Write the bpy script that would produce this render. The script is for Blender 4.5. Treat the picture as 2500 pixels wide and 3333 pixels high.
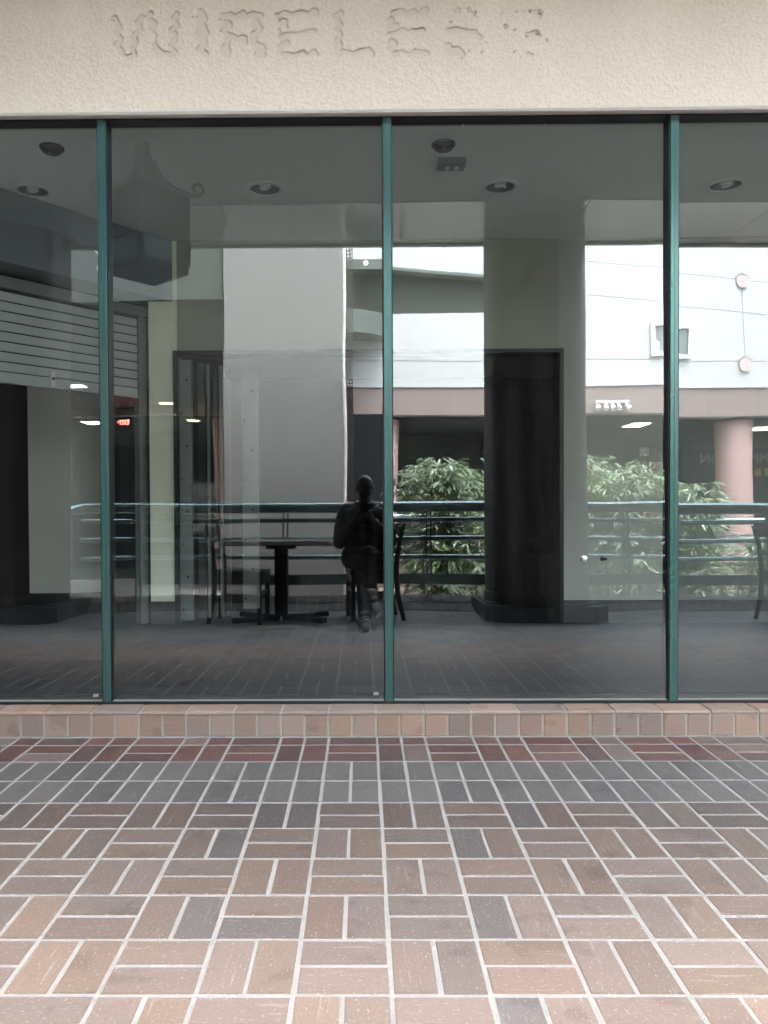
import bpy, bmesh, math, random
import numpy as np
from mathutils import Vector, Matrix, noise
random.seed(7); rng = np.random.default_rng(11)
R = math.radians
S = bpy.context.scene
for o in list(bpy.data.objects): bpy.data.objects.remove(o)
C = S.collection

# ------------------------------------------------------------------ camera
cam = bpy.data.cameras.new('camera'); camo = bpy.data.objects.new('camera', cam); C.objects.link(camo)
cam.sensor_fit = 'HORIZONTAL'; cam.sensor_width = 36; cam.lens = 36*1.02503
cam.shift_x = 0.03664; cam.shift_y = -0.00398
camo.matrix_world = Matrix.Translation((0.35265, -3.2499, 1.03585)) @ Matrix.Rotation(0.0086, 4, 'Z') @ Matrix.Rotation(math.pi/2-0.01743, 4, 'X') @ Matrix.Rotation(-0.00473, 4, 'Z')
cam.clip_start = 0.02; cam.clip_end = 600
S.camera = camo
# ------------------------------------------------------------------ sky, sun, exposure
W = bpy.data.worlds.new('World'); S.world = W; W.use_nodes = True
SUN_EL, SUN_AZ = 64, 25            # the sun stands high behind the storefront, veiled by cloud
nt = W.node_tree; nt.nodes.clear()
wo = nt.nodes.new('ShaderNodeOutputWorld'); bg = nt.nodes.new('ShaderNodeBackground')
sk = nt.nodes.new('ShaderNodeTexSky'); sk.sky_type = 'NISHITA'; sk.sun_disc = False
sk.sun_elevation = R(SUN_EL); sk.sun_rotation = R(SUN_AZ); sk.air_density = 1.2; sk.dust_density = 4.0
hs = nt.nodes.new('ShaderNodeHueSaturation'); hs.inputs['Saturation'].default_value = 0.33
nt.links.new(sk.outputs[0], hs.inputs['Color']); nt.links.new(hs.outputs[0], bg.inputs[0]); nt.links.new(bg.outputs[0], wo.inputs[0])
bg.inputs[1].default_value = 0.15
sun = bpy.data.lights.new('sun', 'SUN'); sun.energy = .45; sun.angle = R(14); sun.color = (1, .97, .92)
so = bpy.data.objects.new('sun', sun); C.objects.link(so)
az = R(SUN_AZ)
sd = Vector((math.sin(az)*math.cos(R(SUN_EL)), math.cos(az)*math.cos(R(SUN_EL)), math.sin(R(SUN_EL))))
so.rotation_euler = sd.to_track_quat('Z', 'Y').to_euler(); so.location = sd*60
S.view_settings.view_transform = 'Standard'; S.view_settings.look = 'None'
S.view_settings.exposure = 4.48; S.view_settings.gamma = 1; S.view_settings.use_curve_mapping = False
cy = S.cycles
cy.max_bounces = 10; cy.diffuse_bounces = 5; cy.glossy_bounces = 4; cy.transparent_max_bounces = 16
cy.use_denoising = True; cy.sample_clamp_indirect = 6; cy.caustics_reflective = False; cy.caustics_refractive = False

# ------------------------------------------------------------------ materials
def mat(name, col, rough=.6, metal=0, spec=.5, emit=None, es=0, bump=0, bscale=60, var=0, vscale=3, coat=0, stretch=None):
    m = bpy.data.materials.new(name); m.use_nodes = True
    n = m.node_tree.nodes; l = m.node_tree.links; b = n['Principled BSDF']
    b.inputs['Base Color'].default_value = (*col, 1); b.inputs['Roughness'].default_value = rough
    b.inputs['Metallic'].default_value = metal; b.inputs['Specular IOR Level'].default_value = spec
    b.inputs['Coat Weight'].default_value = coat
    if emit: b.inputs['Emission Color'].default_value = (*emit, 1); b.inputs['Emission Strength'].default_value = es
    if bump or var:
        tc = n.new('ShaderNodeTexCoord'); co = tc.outputs['Object']
        if stretch:
            mp = n.new('ShaderNodeMapping'); mp.inputs['Scale'].default_value = stretch; l.new(co, mp.inputs[0]); co = mp.outputs[0]
    if bump:
        t = n.new('ShaderNodeTexNoise'); t.inputs['Scale'].default_value = bscale; t.inputs['Detail'].default_value = 6
        l.new(co, t.inputs['Vector']); bp = n.new('ShaderNodeBump'); bp.inputs['Strength'].default_value = bump; bp.inputs['Distance'].default_value = .01
        l.new(t.outputs[0], bp.inputs['Height']); l.new(bp.outputs[0], b.inputs['Normal'])
    if var:
        t = n.new('ShaderNodeTexNoise'); t.inputs['Scale'].default_value = vscale; t.inputs['Detail'].default_value = 5; t.inputs['Roughness'].default_value = .65
        l.new(co, t.inputs['Vector'])
        mx = n.new('ShaderNodeMix'); mx.data_type = 'RGBA'
        mx.inputs['A'].default_value = (*[c*(1-var) for c in col], 1); mx.inputs['B'].default_value = (*[min(1, c*(1+var)) for c in col], 1)
        l.new(t.outputs[0], mx.inputs['Factor']); l.new(mx.outputs['Result'], b.inputs['Base Color'])
        r = n.new('ShaderNodeMapRange'); r.inputs['To Min'].default_value = rough-.12; r.inputs['To Max'].default_value = min(1, rough+.12)
        l.new(t.outputs[0], r.inputs[0]); l.new(r.outputs[0], b.inputs['Roughness'])
    return m

def brick_mat(name, src):
    """fired clay paver: flash marks, drag scratches along the length and pale specks; its body colour is the brick's own"""
    m = bpy.data.materials.new(name); m.use_nodes = True
    n = m.node_tree.nodes; l = m.node_tree.links; b = n['Principled BSDF']
    def N(t, **k):
        x = n.new(t)
        for a, v in k.items(): setattr(x, a, v)
        return x
    tc = N('ShaderNodeTexCoord'); oi = N('ShaderNodeObjectInfo')
    add = N('ShaderNodeVectorMath', operation='ADD'); sc = N('ShaderNodeVectorMath', operation='SCALE'); sc.inputs['Scale'].default_value = 37
    cmb = N('ShaderNodeCombineXYZ'); l.new(oi.outputs['Random'], cmb.inputs[0]); l.new(oi.outputs['Random'], cmb.inputs[1])
    l.new(cmb.outputs[0], sc.inputs[0])
    l.new(tc.outputs['Object'], add.inputs[0]); l.new(sc.outputs[0], add.inputs[1]); P = add.outputs[0]
    if src == 'object': colo = oi.outputs['Color']
    else:
        at = N('ShaderNodeAttribute', attribute_name='tone'); colo = at.outputs['Color']
    def ns(scale, det, stretch=(1, 1, 1), rough=.6):
        mp = N('ShaderNodeMapping'); mp.inputs['Scale'].default_value = stretch; l.new(P, mp.inputs[0])
        t = N('ShaderNodeTexNoise'); t.inputs['Scale'].default_value = scale; t.inputs['Detail'].default_value = det; t.inputs['Roughness'].default_value = rough
        l.new(mp.outputs[0], t.inputs['Vector']); return t.outputs[0]
    def ramp(v, a, c):
        r = N('ShaderNodeMapRange', interpolation_type='SMOOTHSTEP'); r.inputs[1].default_value = a; r.inputs[2].default_value = c; l.new(v, r.inputs[0]); return r.outputs[0]
    def mix(f, A, B, mode='MIX'):
        x = N('ShaderNodeMix', data_type='RGBA', blend_type=mode)
        if isinstance(f, float): x.inputs['Factor'].default_value = f
        else: l.new(f, x.inputs['Factor'])
        for s_, v in (('A', A), ('B', B)):
            if isinstance(v, tuple): x.inputs[s_].default_value = v
            else: l.new(v, x.inputs[s_])
        return x.outputs['Result']
    big = ns(7, 2); fine = ns(160, 4); scr = ns(46, 5, (.14, 1.6, 1), .7); spk = ns(210, 2, (.45, 1, 1)); 
    def mul(a, k):
        x = N('ShaderNodeMath', operation='MULTIPLY'); l.new(a, x.inputs[0]); x.inputs[1].default_value = k; return x.outputs[0]
    c = mix(mul(ramp(big, .59, .66), .45), colo, mix(1.0, colo, (.55, .52, .53, 1), 'MULTIPLY'))      # grey flash from the kiln
    c = mix(mul(ramp(big, .44, .30), .30), c, mix(1.0, colo, (1.14, 1.0, .86, 1), 'MULTIPLY'))
    c = mix(mul(fine, .45), c, mix(1.0, colo, (.55, .52, .52, 1), 'MULTIPLY'))
    c = mix(mul(ramp(scr, .57, .70), .30), c, mix(.5, colo, (.62, .58, .56, 1)))        # drag scratches with mortar haze
    c = mix(mul(ramp(spk, .61, .70), .48), c, mix(.62, colo, (.66, .62, .60, 1)))
    l.new(c, b.inputs['Base Color'])
    rr = N('ShaderNodeMapRange'); rr.inputs[3].default_value = .34; rr.inputs[4].default_value = .56; l.new(fine, rr.inputs[0]); l.new(rr.outputs[0], b.inputs['Roughness'])
    bp = N('ShaderNodeBump'); bp.inputs['Strength'].default_value = .35; bp.inputs['Distance'].default_value = .004
    ad = N('ShaderNodeMath', operation='ADD'); l.new(scr, ad.inputs[0]); l.new(fine, ad.inputs[1]); l.new(ad.outputs[0], bp.inputs['Height']); l.new(bp.outputs[0], b.inputs['Normal'])
    return m

M = {}
M['mortar_pale'] = mat('mortar_pale', (.44, .42, .385), .85, bump=.5, bscale=220, var=.2, vscale=7)
M['brick'] = brick_mat('clay_paver', 'object'); M['brick_field'] = brick_mat('clay_paver_field', 'attr')
M['mortar'] = mat('mortar', (.305, .295, .28), .85, bump=.5, bscale=220, var=.30, vscale=7)
M['teal'] = mat('teal_anodised', (.065, .165, .155), .24, metal=.5, var=.08, vscale=2)
M['black_gasket'] = mat('black_gasket', (.008, .008, .010), .5)
M['teal_dark'] = mat('teal_paint_dark', (.03, .075, .075), .4, metal=.2)
M['cream'] = mat('cream_paint', (.36, .355, .30), .75, var=.05, vscale=1.5, bump=.06, bscale=90)
M['shop_ceiling'] = mat('shop_ceiling_paint', (.80, .84, .80), .7, var=.03, vscale=1.2)
M['soffit'] = mat('soffit_paint', (.235, .25, .25), .7, var=.05, vscale=1.2, bump=.05, bscale=60)
M['soffit_gloss'] = mat('soffit_panel_gloss', (.22, .24, .24), .14, spec=.5, var=.05, vscale=1)
M['column'] = mat('column_paint', (.085, .082, .075), .48, spec=.6, var=.08, vscale=2, coat=.12)
M['plinth'] = mat('dark_tile', (.055, .055, .06), .35, var=.15, vscale=6)
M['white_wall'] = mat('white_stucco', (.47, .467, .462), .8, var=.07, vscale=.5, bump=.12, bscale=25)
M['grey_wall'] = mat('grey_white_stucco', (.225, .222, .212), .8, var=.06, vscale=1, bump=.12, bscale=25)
M['joint'] = mat('joint_grey', (.30, .30, .31), .9)  # even grey for the joints and their backing
M['granite'] = mat('pink_granite', (.235, .18, .165), .45, var=.28, vscale=40)
M['pink'] = mat('pink_column_paint', (.40, .27, .25), .6, var=.05, vscale=1)
M['pink_disc'] = mat('pink_stone_disc', (.50, .42, .40), .6, var=.05)
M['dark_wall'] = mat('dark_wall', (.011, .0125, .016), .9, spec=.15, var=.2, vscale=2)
M['dark_glass'] = mat('dark_shop_glass', (.02, .025, .025), .06, spec=.6)
M['dark_olive'] = mat('dark_olive_wall', (.055, .064, .057), .7, var=.12, vscale=1.5)
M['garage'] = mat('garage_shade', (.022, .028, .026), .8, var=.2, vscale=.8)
M['green_grey'] = mat('green_grey_paint', (.075, .09, .082), .6, var=.08)
M['rail'] = mat('rail_paint', (.25, .345, .35), .22, metal=.9, var=.1, vscale=5)
M['wood_dark'] = mat('dark_wood', (.018, .014, .012), .35, var=.3, vscale=30, stretch=(1, 1, .1))
M['vinyl'] = mat('black_vinyl', (.012, .011, .012), .4, var=.15, vscale=20)
M['tabletop'] = mat('table_laminate', (.24, .24, .23), .2, spec=.6, var=.15, vscale=12)
M['iron'] = mat('black_iron', (.008, .008, .009), .7, spec=.15, bump=.1, bscale=80)
M['skin'] = mat('skin', (.060, .038, .029), .36, var=.08, vscale=30, bump=.05, bscale=150)
M['jacket'] = mat('black_nylon', (.010, .010, .013), .42, var=.2, vscale=12, bump=.25, bscale=22)
M['jeans'] = mat('dark_jeans', (.009, .010, .016), .8, var=.25, vscale=60, bump=.15, bscale=120)
M['shoe'] = mat('grey_shoe_mesh', (.16, .165, .175), .7, var=.3, vscale=40)
M['white_rubber'] = mat('white_rubber', (.8, .8, .8), .5)
M['phone'] = mat('black_phone', (.01, .01, .012), .15)
M['lens'] = mat('lens_glass', (.004, .004, .008), .12, spec=.3)
M['white_metal'] = mat('white_metal', (.72, .72, .70), .4, var=.04)
M['shutter'] = mat('galvanised_shutter', (.52, .545, .53), .45, metal=.2, var=.12, vscale=5, stretch=(.4, .4, 3))
M['steel'] = mat('door_steel', (.17, .19, .18), .45, metal=.3, var=.08, vscale=6)
M['chrome'] = mat('chrome', (.75, .75, .76), .12, metal=1)
M['dark_metal'] = mat('dark_metal', (.010, .011, .013), .35, spec=.3)
M['reflector'] = mat('downlight_reflector', (.10, .105, .115), .3, metal=.6)
M['cfl'] = mat('unlit_tube_glass', (.80, .80, .77), .35)
M['tube_lit'] = mat('lit_panel', (.9, .9, .85), .6, emit=(1, .88, .66), es=1.9)
M['lamp_warm'] = mat('lit_downlight', (.9, .8, .6), .6, emit=(1, .70, .34), es=2.2)
M['exit_red'] = mat('exit_red_glow', (.9, .05, .04), .5, emit=(1, .07, .05), es=7)
M['sign_white'] = mat('sign_white_letter', (.72, .74, .72), .5)
M['sign_dim'] = mat('sign_pewter_letter', (.30, .31, .32), .4)
M['sign_yellow'] = mat('sign_yellow_letter', (.62, .55, .22), .5)
M['soil'] = mat('planter_brown', (.16, .12, .105), .85, var=.25, vscale=3)
M['paving'] = mat('courtyard_paving', (.36, .34, .32), .8, var=.2, vscale=2, bump=.2, bscale=20)
M['culm'] = mat('bamboo_culm', (.16, .17, .07), .5, var=.2, vscale=6)
M['paper'] = mat('paper_scrap', (.66, .68, .66), .7, var=.1, vscale=60)
M['tape'] = mat('tape_residue', (.30, .33, .32), .5, var=.25, vscale=80)
M['blue'] = mat('blue_sticker', (.03, .04, .22), .4)
M['carpet'] = mat('shop_floor', (.010, .014, .018), .9, spec=.05)
M['lantern_glass'] = mat('lantern_glass', (.045, .055, .058), .5)
M['amber'] = mat('brown_lattice', (.085, .06, .05), .7, var=.2, vscale=8)

def leaf_mat():
    m = bpy.data.materials.new('bamboo_leaf'); m.use_nodes = True
    n = m.node_tree.nodes; l = m.node_tree.links; b = n['Principled BSDF']
    at = n.new('ShaderNodeAttribute'); at.attribute_name = 'tone'; l.new(at.outputs['Color'], b.inputs['Base Color'])
    b.inputs['Roughness'].default_value = .38; b.inputs['Specular IOR Level'].default_value = .55
    tr = n.new('ShaderNodeBsdfTranslucent'); l.new(at.outputs['Color'], tr.inputs[0])
    mx = n.new('ShaderNodeMixShader'); mx.inputs[0].default_value = .25
    l.new(b.outputs[0], mx.inputs[1]); l.new(tr.outputs[0], mx.inputs[2]); l.new(mx.outputs[0], n['Material Output'].inputs[0])
    return m
M['leaf'] = leaf_mat()

def glass_mats():
    m = bpy.data.materials.new('reflective_glass'); m.use_nodes = True
    n = m.node_tree.nodes; l = m.node_tree.links; n.clear()
    out = n.new('ShaderNodeOutputMaterial'); tr = n.new('ShaderNodeBsdfTransparent'); tr.inputs[0].default_value = (.88, .965, .965, 1)
    gl = n.new('ShaderNodeBsdfGlossy'); gl.inputs['Roughness'].default_value = 0; gl.inputs[0].default_value = (.89, .97, .99, 1)
    lw = n.new('ShaderNodeLayerWeight'); lw.inputs[0].default_value = .5
    pw = n.new('ShaderNodeMath'); pw.operation = 'POWER'; pw.inputs[1].default_value = 4.5; l.new(lw.outputs['Facing'], pw.inputs[0])
    ma = n.new('ShaderNodeMath'); ma.operation = 'MULTIPLY_ADD'; ma.inputs[1].default_value = 1-GR; ma.inputs[2].default_value = GR; l.new(pw.outputs[0], ma.inputs[0])
    mx = n.new('ShaderNodeMixShader'); l.new(ma.outputs[0], mx.inputs[0]); l.new(tr.outputs[0], mx.inputs[1]); l.new(gl.outputs[0], mx.inputs[2])
    # dust film, drips and smears
    tc = n.new('ShaderNodeTexCoord')
    mp = n.new('ShaderNodeMapping'); mp.inputs['Scale'].default_value = (9, 1, .35); l.new(tc.outputs['Object'], mp.inputs[0])
    t1 = n.new('ShaderNodeTexNoise'); t1.inputs['Scale'].default_value = 1.6; t1.inputs['Detail'].default_value = 8; t1.inputs['Roughness'].default_value = .7; l.new(mp.outputs[0], t1.inputs['Vector'])
    t2 = n.new('ShaderNodeTexNoise'); t2.inputs['Scale'].default_value = 70; t2.inputs['Detail'].default_value = 3; l.new(tc.outputs['Object'], t2.inputs['Vector'])
    r1 = n.new('ShaderNodeMapRange'); r1.inputs[1].default_value = .45; r1.inputs[2].default_value = .8; r1.inputs[3].default_value = .0006; r1.inputs[4].default_value = .028; l.new(t1.outputs[0], r1.inputs[0])
    r2 = n.new('ShaderNodeMapRange'); r2.inputs[1].default_value = .70; r2.inputs[2].default_value = .76; r2.inputs[3].default_value = 0; r2.inputs[4].default_value = .05; l.new(t2.outputs[0], r2.inputs[0])
    ad = n.new('ShaderNodeMath'); ad.operation = 'ADD'; l.new(r1.outputs[0], ad.inputs[0]); l.new(r2.outputs[0], ad.inputs[1])
    df = n.new('ShaderNodeBsdfDiffuse'); df.inputs[0].default_value = (.55, .56, .54, 1)
    m2 = n.new('ShaderNodeMixShader'); l.new(ad.outputs[0], m2.inputs[0]); l.new(mx.outputs[0], m2.inputs[1]); l.new(df.outputs[0], m2.inputs[2])
    # the sheets are not perfectly flat
    t3 = n.new('ShaderNodeTexNoise'); t3.inputs['Scale'].default_value = 1.1; t3.inputs['Detail'].default_value = 1; l.new(tc.outputs['Object'], t3.inputs['Vector'])
    bp = n.new('ShaderNodeBump'); bp.inputs['Strength'].default_value = 1; bp.inputs['Distance'].default_value = .0022; l.new(t3.outputs[0], bp.inputs['Height']); l.new(bp.outputs[0], gl.inputs['Normal'])
    l.new(m2.outputs[0], out.inputs[0])
    c = bpy.data.materials.new('clear_glass_face'); c.use_nodes = True
    n = c.node_tree.nodes; n.clear(); o2 = n.new('ShaderNodeOutputMaterial'); t = n.new('ShaderNodeBsdfTransparent'); c.node_tree.links.new(t.outputs[0], o2.inputs[0])
    return m, c
GR = 0.16
M['glass'], M['clear'] = glass_mats()

def stucco_mat():
    m = mat('stucco', (.63, .565, .475), .9)
    n = m.node_tree.nodes; l = m.node_tree.links; b = n['Principled BSDF']
    at = n.new('ShaderNodeAttribute'); at.attribute_name = 'tone'
    tc = n.new('ShaderNodeTexCoord')
    t = n.new('ShaderNodeTexNoise'); t.inputs['Scale'].default_value = 2.2; t.inputs['Detail'].default_value = 6; l.new(tc.outputs['Object'], t.inputs['Vector'])
    mx = n.new('ShaderNodeMix'); mx.data_type = 'RGBA'; mx.inputs['A'].default_value = (.67, .60, .495, 1); mx.inputs['B'].default_value = (.72, .652, .548, 1); l.new(t.outputs[0], mx.inputs['Factor'])
    ml = n.new('ShaderNodeMix'); ml.data_type = 'RGBA'; ml.blend_type = 'MULTIPLY'; ml.inputs['Factor'].default_value = 1
    l.new(mx.outputs['Result'], ml.inputs['A']); l.new(at.outputs['Color'], ml.inputs['B']); l.new(ml.outputs['Result'], b.inputs['Base Color'])
    t2 = n.new('ShaderNodeTexNoise'); t2.inputs['Scale'].default_value = 240; t2.inputs['Detail'].default_value = 4; l.new(tc.outputs['Object'], t2.inputs['Vector'])
    bp = n.new('ShaderNodeBump'); bp.inputs['Strength'].default_value = .3; bp.inputs['Distance'].default_value = .002; l.new(t2.outputs[0], bp.inputs['Height']); l.new(bp.outputs[0], b.inputs['Normal'])
    return m
M['stucco'] = stucco_mat()

# ------------------------------------------------------------------ helpers
def root(name, label, cat, loc=(0, 0, 0), rz=0, group=None):
    o = bpy.data.objects.new(name, None); o.empty_display_size = .1; C.objects.link(o)
    o.location = loc; o.rotation_euler = (0, 0, rz); o['label'] = label; o['category'] = cat
    if group: o['group'] = group
    return o
def tag(o, label, cat, group=None):
    o['label'] = label; o['category'] = cat
    if group: o['group'] = group
    return o
def chain(o):
    v = Vector((0, 0, 0))
    while o: v += Vector(o.location); o = o.parent
    return v
def obj(name, bm, m, parent=None, smooth=False, world=False, label=None, kind=None):
    """one mesh object; world=True means the bmesh is in world coordinates (roots are unrotated then)"""
    me = bpy.data.meshes.new(name)
    if isinstance(bm, bpy.types.Mesh): me = bm
    else:
        bmesh.ops.recalc_face_normals(bm, faces=bm.faces); bm.to_mesh(me); bm.free()
    for x in (m if isinstance(m, (list, tuple)) else [m]): me.materials.append(x)
    if smooth:
        me.polygons.foreach_set('use_smooth', [True]*len(me.polygons))
        if smooth != 'all': me.set_sharp_from_angle(angle=R(smooth if smooth is not True else 40))
    o = bpy.data.objects.new(name, me); C.objects.link(o)
    if parent:
        o.parent = parent
        if world: o.location = -chain(parent)
    if label: o['label'] = label
    if kind: o['kind'] = kind
    return o
def B(): return bmesh.new()
def box(bm, x0, x1, y0, y1, z0, z1, bev=0, mtx=None, mi=0):
    r = bmesh.ops.create_cube(bm, size=1)
    vs = r['verts']
    for v in vs:
        v.co = Vector((x0+(v.co.x+.5)*(x1-x0), y0+(v.co.y+.5)*(y1-y0), z0+(v.co.z+.5)*(z1-z0)))
    fs = list({f for v in vs for f in v.link_faces})
    for f in fs: f.material_index = mi
    if bev:
        es = list({e for v in vs for e in v.link_edges})
        rr = bmesh.ops.bevel(bm, geom=es, offset=bev, segments=2, profile=.7, affect='EDGES')
        vs = list({v for f in rr['faces'] for v in f.verts} | {v for v in vs if v.is_valid})
    if mtx is not None:
        bmesh.ops.transform(bm, matrix=mtx, verts=[v for v in vs if v.is_valid])
    return bm
def cyl(bm, p0, p1, r0, r1=None, n=16, cap=True):
    p0, p1 = Vector(p0), Vector(p1); r1 = r0 if r1 is None else r1
    d = p1-p0; m = Matrix.Translation((p0+p1)/2) @ d.to_track_quat('Z', 'Y').to_matrix().to_4x4()
    bmesh.ops.create_cone(bm, cap_ends=cap, segments=n, radius1=r0, radius2=r1, depth=d.length, matrix=m)
    return bm
def tube(bm, pts, r, n=10):
    pts = [Vector(p) for p in pts]; rings = []
    rs = r if isinstance(r, (list, tuple)) else [r]*len(pts)
    up = None
    for i, p in enumerate(pts):
        d = (pts[min(i+1, len(pts)-1)]-pts[max(i-1, 0)]).normalized()
        if up is None: up = d.orthogonal().normalized()
        up = (up-d*up.dot(d)).normalized(); w = d.cross(up)
        rings.append([bm.verts.new(p+(up*math.cos(2*math.pi*k/n)+w*math.sin(2*math.pi*k/n))*rs[i]) for k in range(n)])
    for a, b in zip(rings, rings[1:]):
        for k in range(n): bm.faces.new((a[k], a[(k+1) % n], b[(k+1) % n], b[k]))
    bm.faces.new(rings[0][::-1]); bm.faces.new(rings[-1])
    return bm
def sph(bm, c, r, sc=(1, 1, 1), sub=3):
    bmesh.ops.create_icosphere(bm, subdivisions=sub, radius=r, matrix=Matrix.Translation(c) @ Matrix.Diagonal((*sc, 1)))
    return bm
def lathe(bm, prof, c=(0, 0, 0), n=28):
    rings = []
    for r, z in prof: rings.append([bm.verts.new((c[0]+r*math.cos(2*math.pi*k/n), c[1]+r*math.sin(2*math.pi*k/n), c[2]+z)) for k in range(n)])
    for a, b in zip(rings, rings[1:]):
        for k in range(n): bm.faces.new((a[k], a[(k+1) % n], b[(k+1) % n], b[k]))
    return bm
def prism(bm, poly, ax, a, b):
    """polygon (2-D) pushed along an axis from a to b"""
    def P(u, v, w): return {'x': (w, u, v), 'y': (u, w, v), 'z': (u, v, w)}[ax]
    A = [bm.verts.new(P(u, v, a)) for u, v in poly]; D_ = [bm.verts.new(P(u, v, b)) for u, v in poly]
    bm.faces.new(A); bm.faces.new(D_[::-1])
    for i in range(len(poly)): j = (i+1) % len(poly); bm.faces.new((A[i], A[j], D_[j], D_[i]))
    return bm
def copy_tree(o, parent=None):
    c = o.copy(); C.objects.link(c); c.parent = parent
    for ch in list(o.children): copy_tree(ch, c)
    return c
def remesh(name, bm, voxel, m, parent, smooth_it=4, world=True):
    o = obj(name, bm, m, None)
    md = o.modifiers.new('r', 'REMESH'); md.mode = 'VOXEL'; md.voxel_size = voxel
    sm = o.modifiers.new('s', 'SMOOTH'); sm.factor = .5; sm.iterations = smooth_it
    dg = bpy.context.evaluated_depsgraph_get(); me = bpy.data.meshes.new_from_object(o.evaluated_get(dg))
    o.modifiers.clear(); o.data = me; me.name = name
    if not me.materials: me.materials.append(m)
    me.polygons.foreach_set('use_smooth', [True]*len(me.polygons))
    o.parent = parent
    if parent and world: o.location = -chain(parent)
    return o
def cap(bm, p0, p1, r0, r1=None, sub=2):
    r1 = r0 if r1 is None else r1
    sph(bm, p0, r0, sub=sub); sph(bm, p1, r1, sub=sub); cyl(bm, p0, p1, r0, r1, 14)
def text_bm(s, size, ext, mtx, res=4):
    cu = bpy.data.curves.new('t', 'FONT'); cu.body = s; cu.size = size; cu.extrude = ext; cu.resolution_u = res; cu.align_x = 'CENTER'
    o = bpy.data.objects.new('t', cu); C.objects.link(o)
    dg = bpy.context.evaluated_depsgraph_get(); me = bpy.data.meshes.new_from_object(o.evaluated_get(dg))
    bm = B(); bm.from_mesh(me); bmesh.ops.transform(bm, matrix=mtx, verts=bm.verts)
    bpy.data.objects.remove(o); bpy.data.curves.remove(cu); bpy.data.meshes.remove(me)
    return bm
# text facing +y (towards the storefront): reads left to right for someone looking in -y
FACE_Y = Matrix(((-1, 0, 0, 0), (0, 0, 1, 0), (0, 1, 0, 0), (0, 0, 0, 1)))
FACE_NY = Matrix(((1, 0, 0, 0), (0, 0, -1, 0), (0, 1, 0, 0), (0, 0, 0, 1)))

# ================================================================== SETTING
MOD = .2045; JT = .0100; RET = -3.962       # paver module, joint, foot of the tiled upstand at the railing
bm = B(); box(bm, -300, 300, -300, 300, -1.2, -.9); g = obj('ground', bm, M['paving']); g['kind'] = 'structure'
bm = B(); box(bm, -9, 12, RET-.22, .30, -.9, -.0018); floor = obj('walkway_floor', bm, M['mortar']); floor['kind'] = 'structure'

def brick_shape(L, Wd, h=.016, b=.0022):
    me = bpy.data.meshes.new('brick'); v = []; f = []
    for (dx, z) in ((0, -h), (0, -b), (b, 0)):
        v += [(-L/2+dx, -Wd/2+dx, z), (L/2-dx, -Wd/2+dx, z), (L/2-dx, Wd/2-dx, z), (-L/2+dx, Wd/2-dx, z)]
    for k in (0, 4):
        for i in range(4): j = (i+1) % 4; f.append((k+i, k+j, k+4+j, k+4+i))
    f.append((8, 9, 10, 11)); me.from_pydata(v, [], f); me.update(); me.materials.append(M['brick']); return me
FL, FW = MOD-JT, MOD/2-JT
ME_FULL = brick_shape(FL, FW); ME_HALF = brick_shape(FW, FW)
TAN = [(.33, .238, .196), (.35, .262, .208), (.32, .24, .20), (.345, .268, .226), (.31, .238, .20), (.355, .262, .204), (.305, .245, .212), (.33, .255, .224), (.29, .235, .206), (.34, .262, .225)]
ASH = [(.245, .21, .196), (.255, .225, .21), (.235, .20, .19)]
RED = [(.105, .050, .045), (.125, .062, .052), (.10, .052, .048), (.13, .078, .064), (.10, .066, .062)]
GREY = [(.100, .095, .090), (.108, .101, .095), (.092, .088, .085), (.115, .107, .100), (.102, .098, .092)]
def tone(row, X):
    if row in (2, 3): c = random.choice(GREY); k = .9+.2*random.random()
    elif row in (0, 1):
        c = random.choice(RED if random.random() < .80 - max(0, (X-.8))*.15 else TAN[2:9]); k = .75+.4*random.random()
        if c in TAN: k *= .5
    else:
        c = random.choice(TAN if row < 11 else [(.165, .175, .19), (.19, .20, .21), (.15, .16, .172), (.205, .21, .215)]); k = (.91+.16*random.random())*(min(.70, .32+.075*(row-4)) if row < 11 else .95)  # row factor paints the light's falloff toward the wall into the tone
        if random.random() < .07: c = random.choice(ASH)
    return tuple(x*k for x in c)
bricks = []      # (x, y, rot90, full, row)
CX = .0 + MOD/2
for row in range(0, 21):
    for c in range(-48, 62):
        x0 = c*MOD; xm = x0+MOD/2
        if xm < -8.8 or xm > 11.8: continue
        if row == 0:
            y0 = .052
            if c % 2: bricks.append((xm, y0, 0, 1, row))
            else:
                for k in (-1, 1): bricks.append((xm+k*MOD/4, y0, 0, 0, row))
            continue
        ym = -(row-1)*MOD - MOD/2
        if ym < RET+MOD*.45: continue
        V = True if row in (2, 3) else ((c+row) % 2 == 1 if row == 1 else (c+row) % 2 == 0)
        if V:
            for k in (-1, 1): bricks.append((xm+k*MOD/4, ym, 1, 1, row))
        else:
            for k in (-1, 1): bricks.append((xm, ym+k*MOD/4, 0, 1, row))
def inview(x, y):
    d = y+3.25
    if d < 1.42: return False
    u = (x-.3527)/d
    return -.50 < u < .555
near = [b for b in bricks if inview(b[0], b[1])]
near.sort(key=lambda b: -(b[1]))          # all of these show; keep to the limit
near.sort(key=lambda b: b[1]); near = near[:298]
nset = set(near)
for x, y, rot, full, row in near:
    o = bpy.data.objects.new('brick', ME_FULL if full else ME_HALF); C.objects.link(o); o.parent = floor
    o.location = (x+random.uniform(-.0012, .0012), y+random.uniform(-.0012, .0012), random.uniform(-.0009, .0006))
    o.rotation_euler = (random.uniform(-.0035, .0035), random.uniform(-.0035, .0035), (math.pi/2 if rot else 0)+random.choice((0, math.pi))+random.uniform(-.005, .005))
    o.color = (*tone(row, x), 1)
V_, F_, T_ = [], [], []
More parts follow.
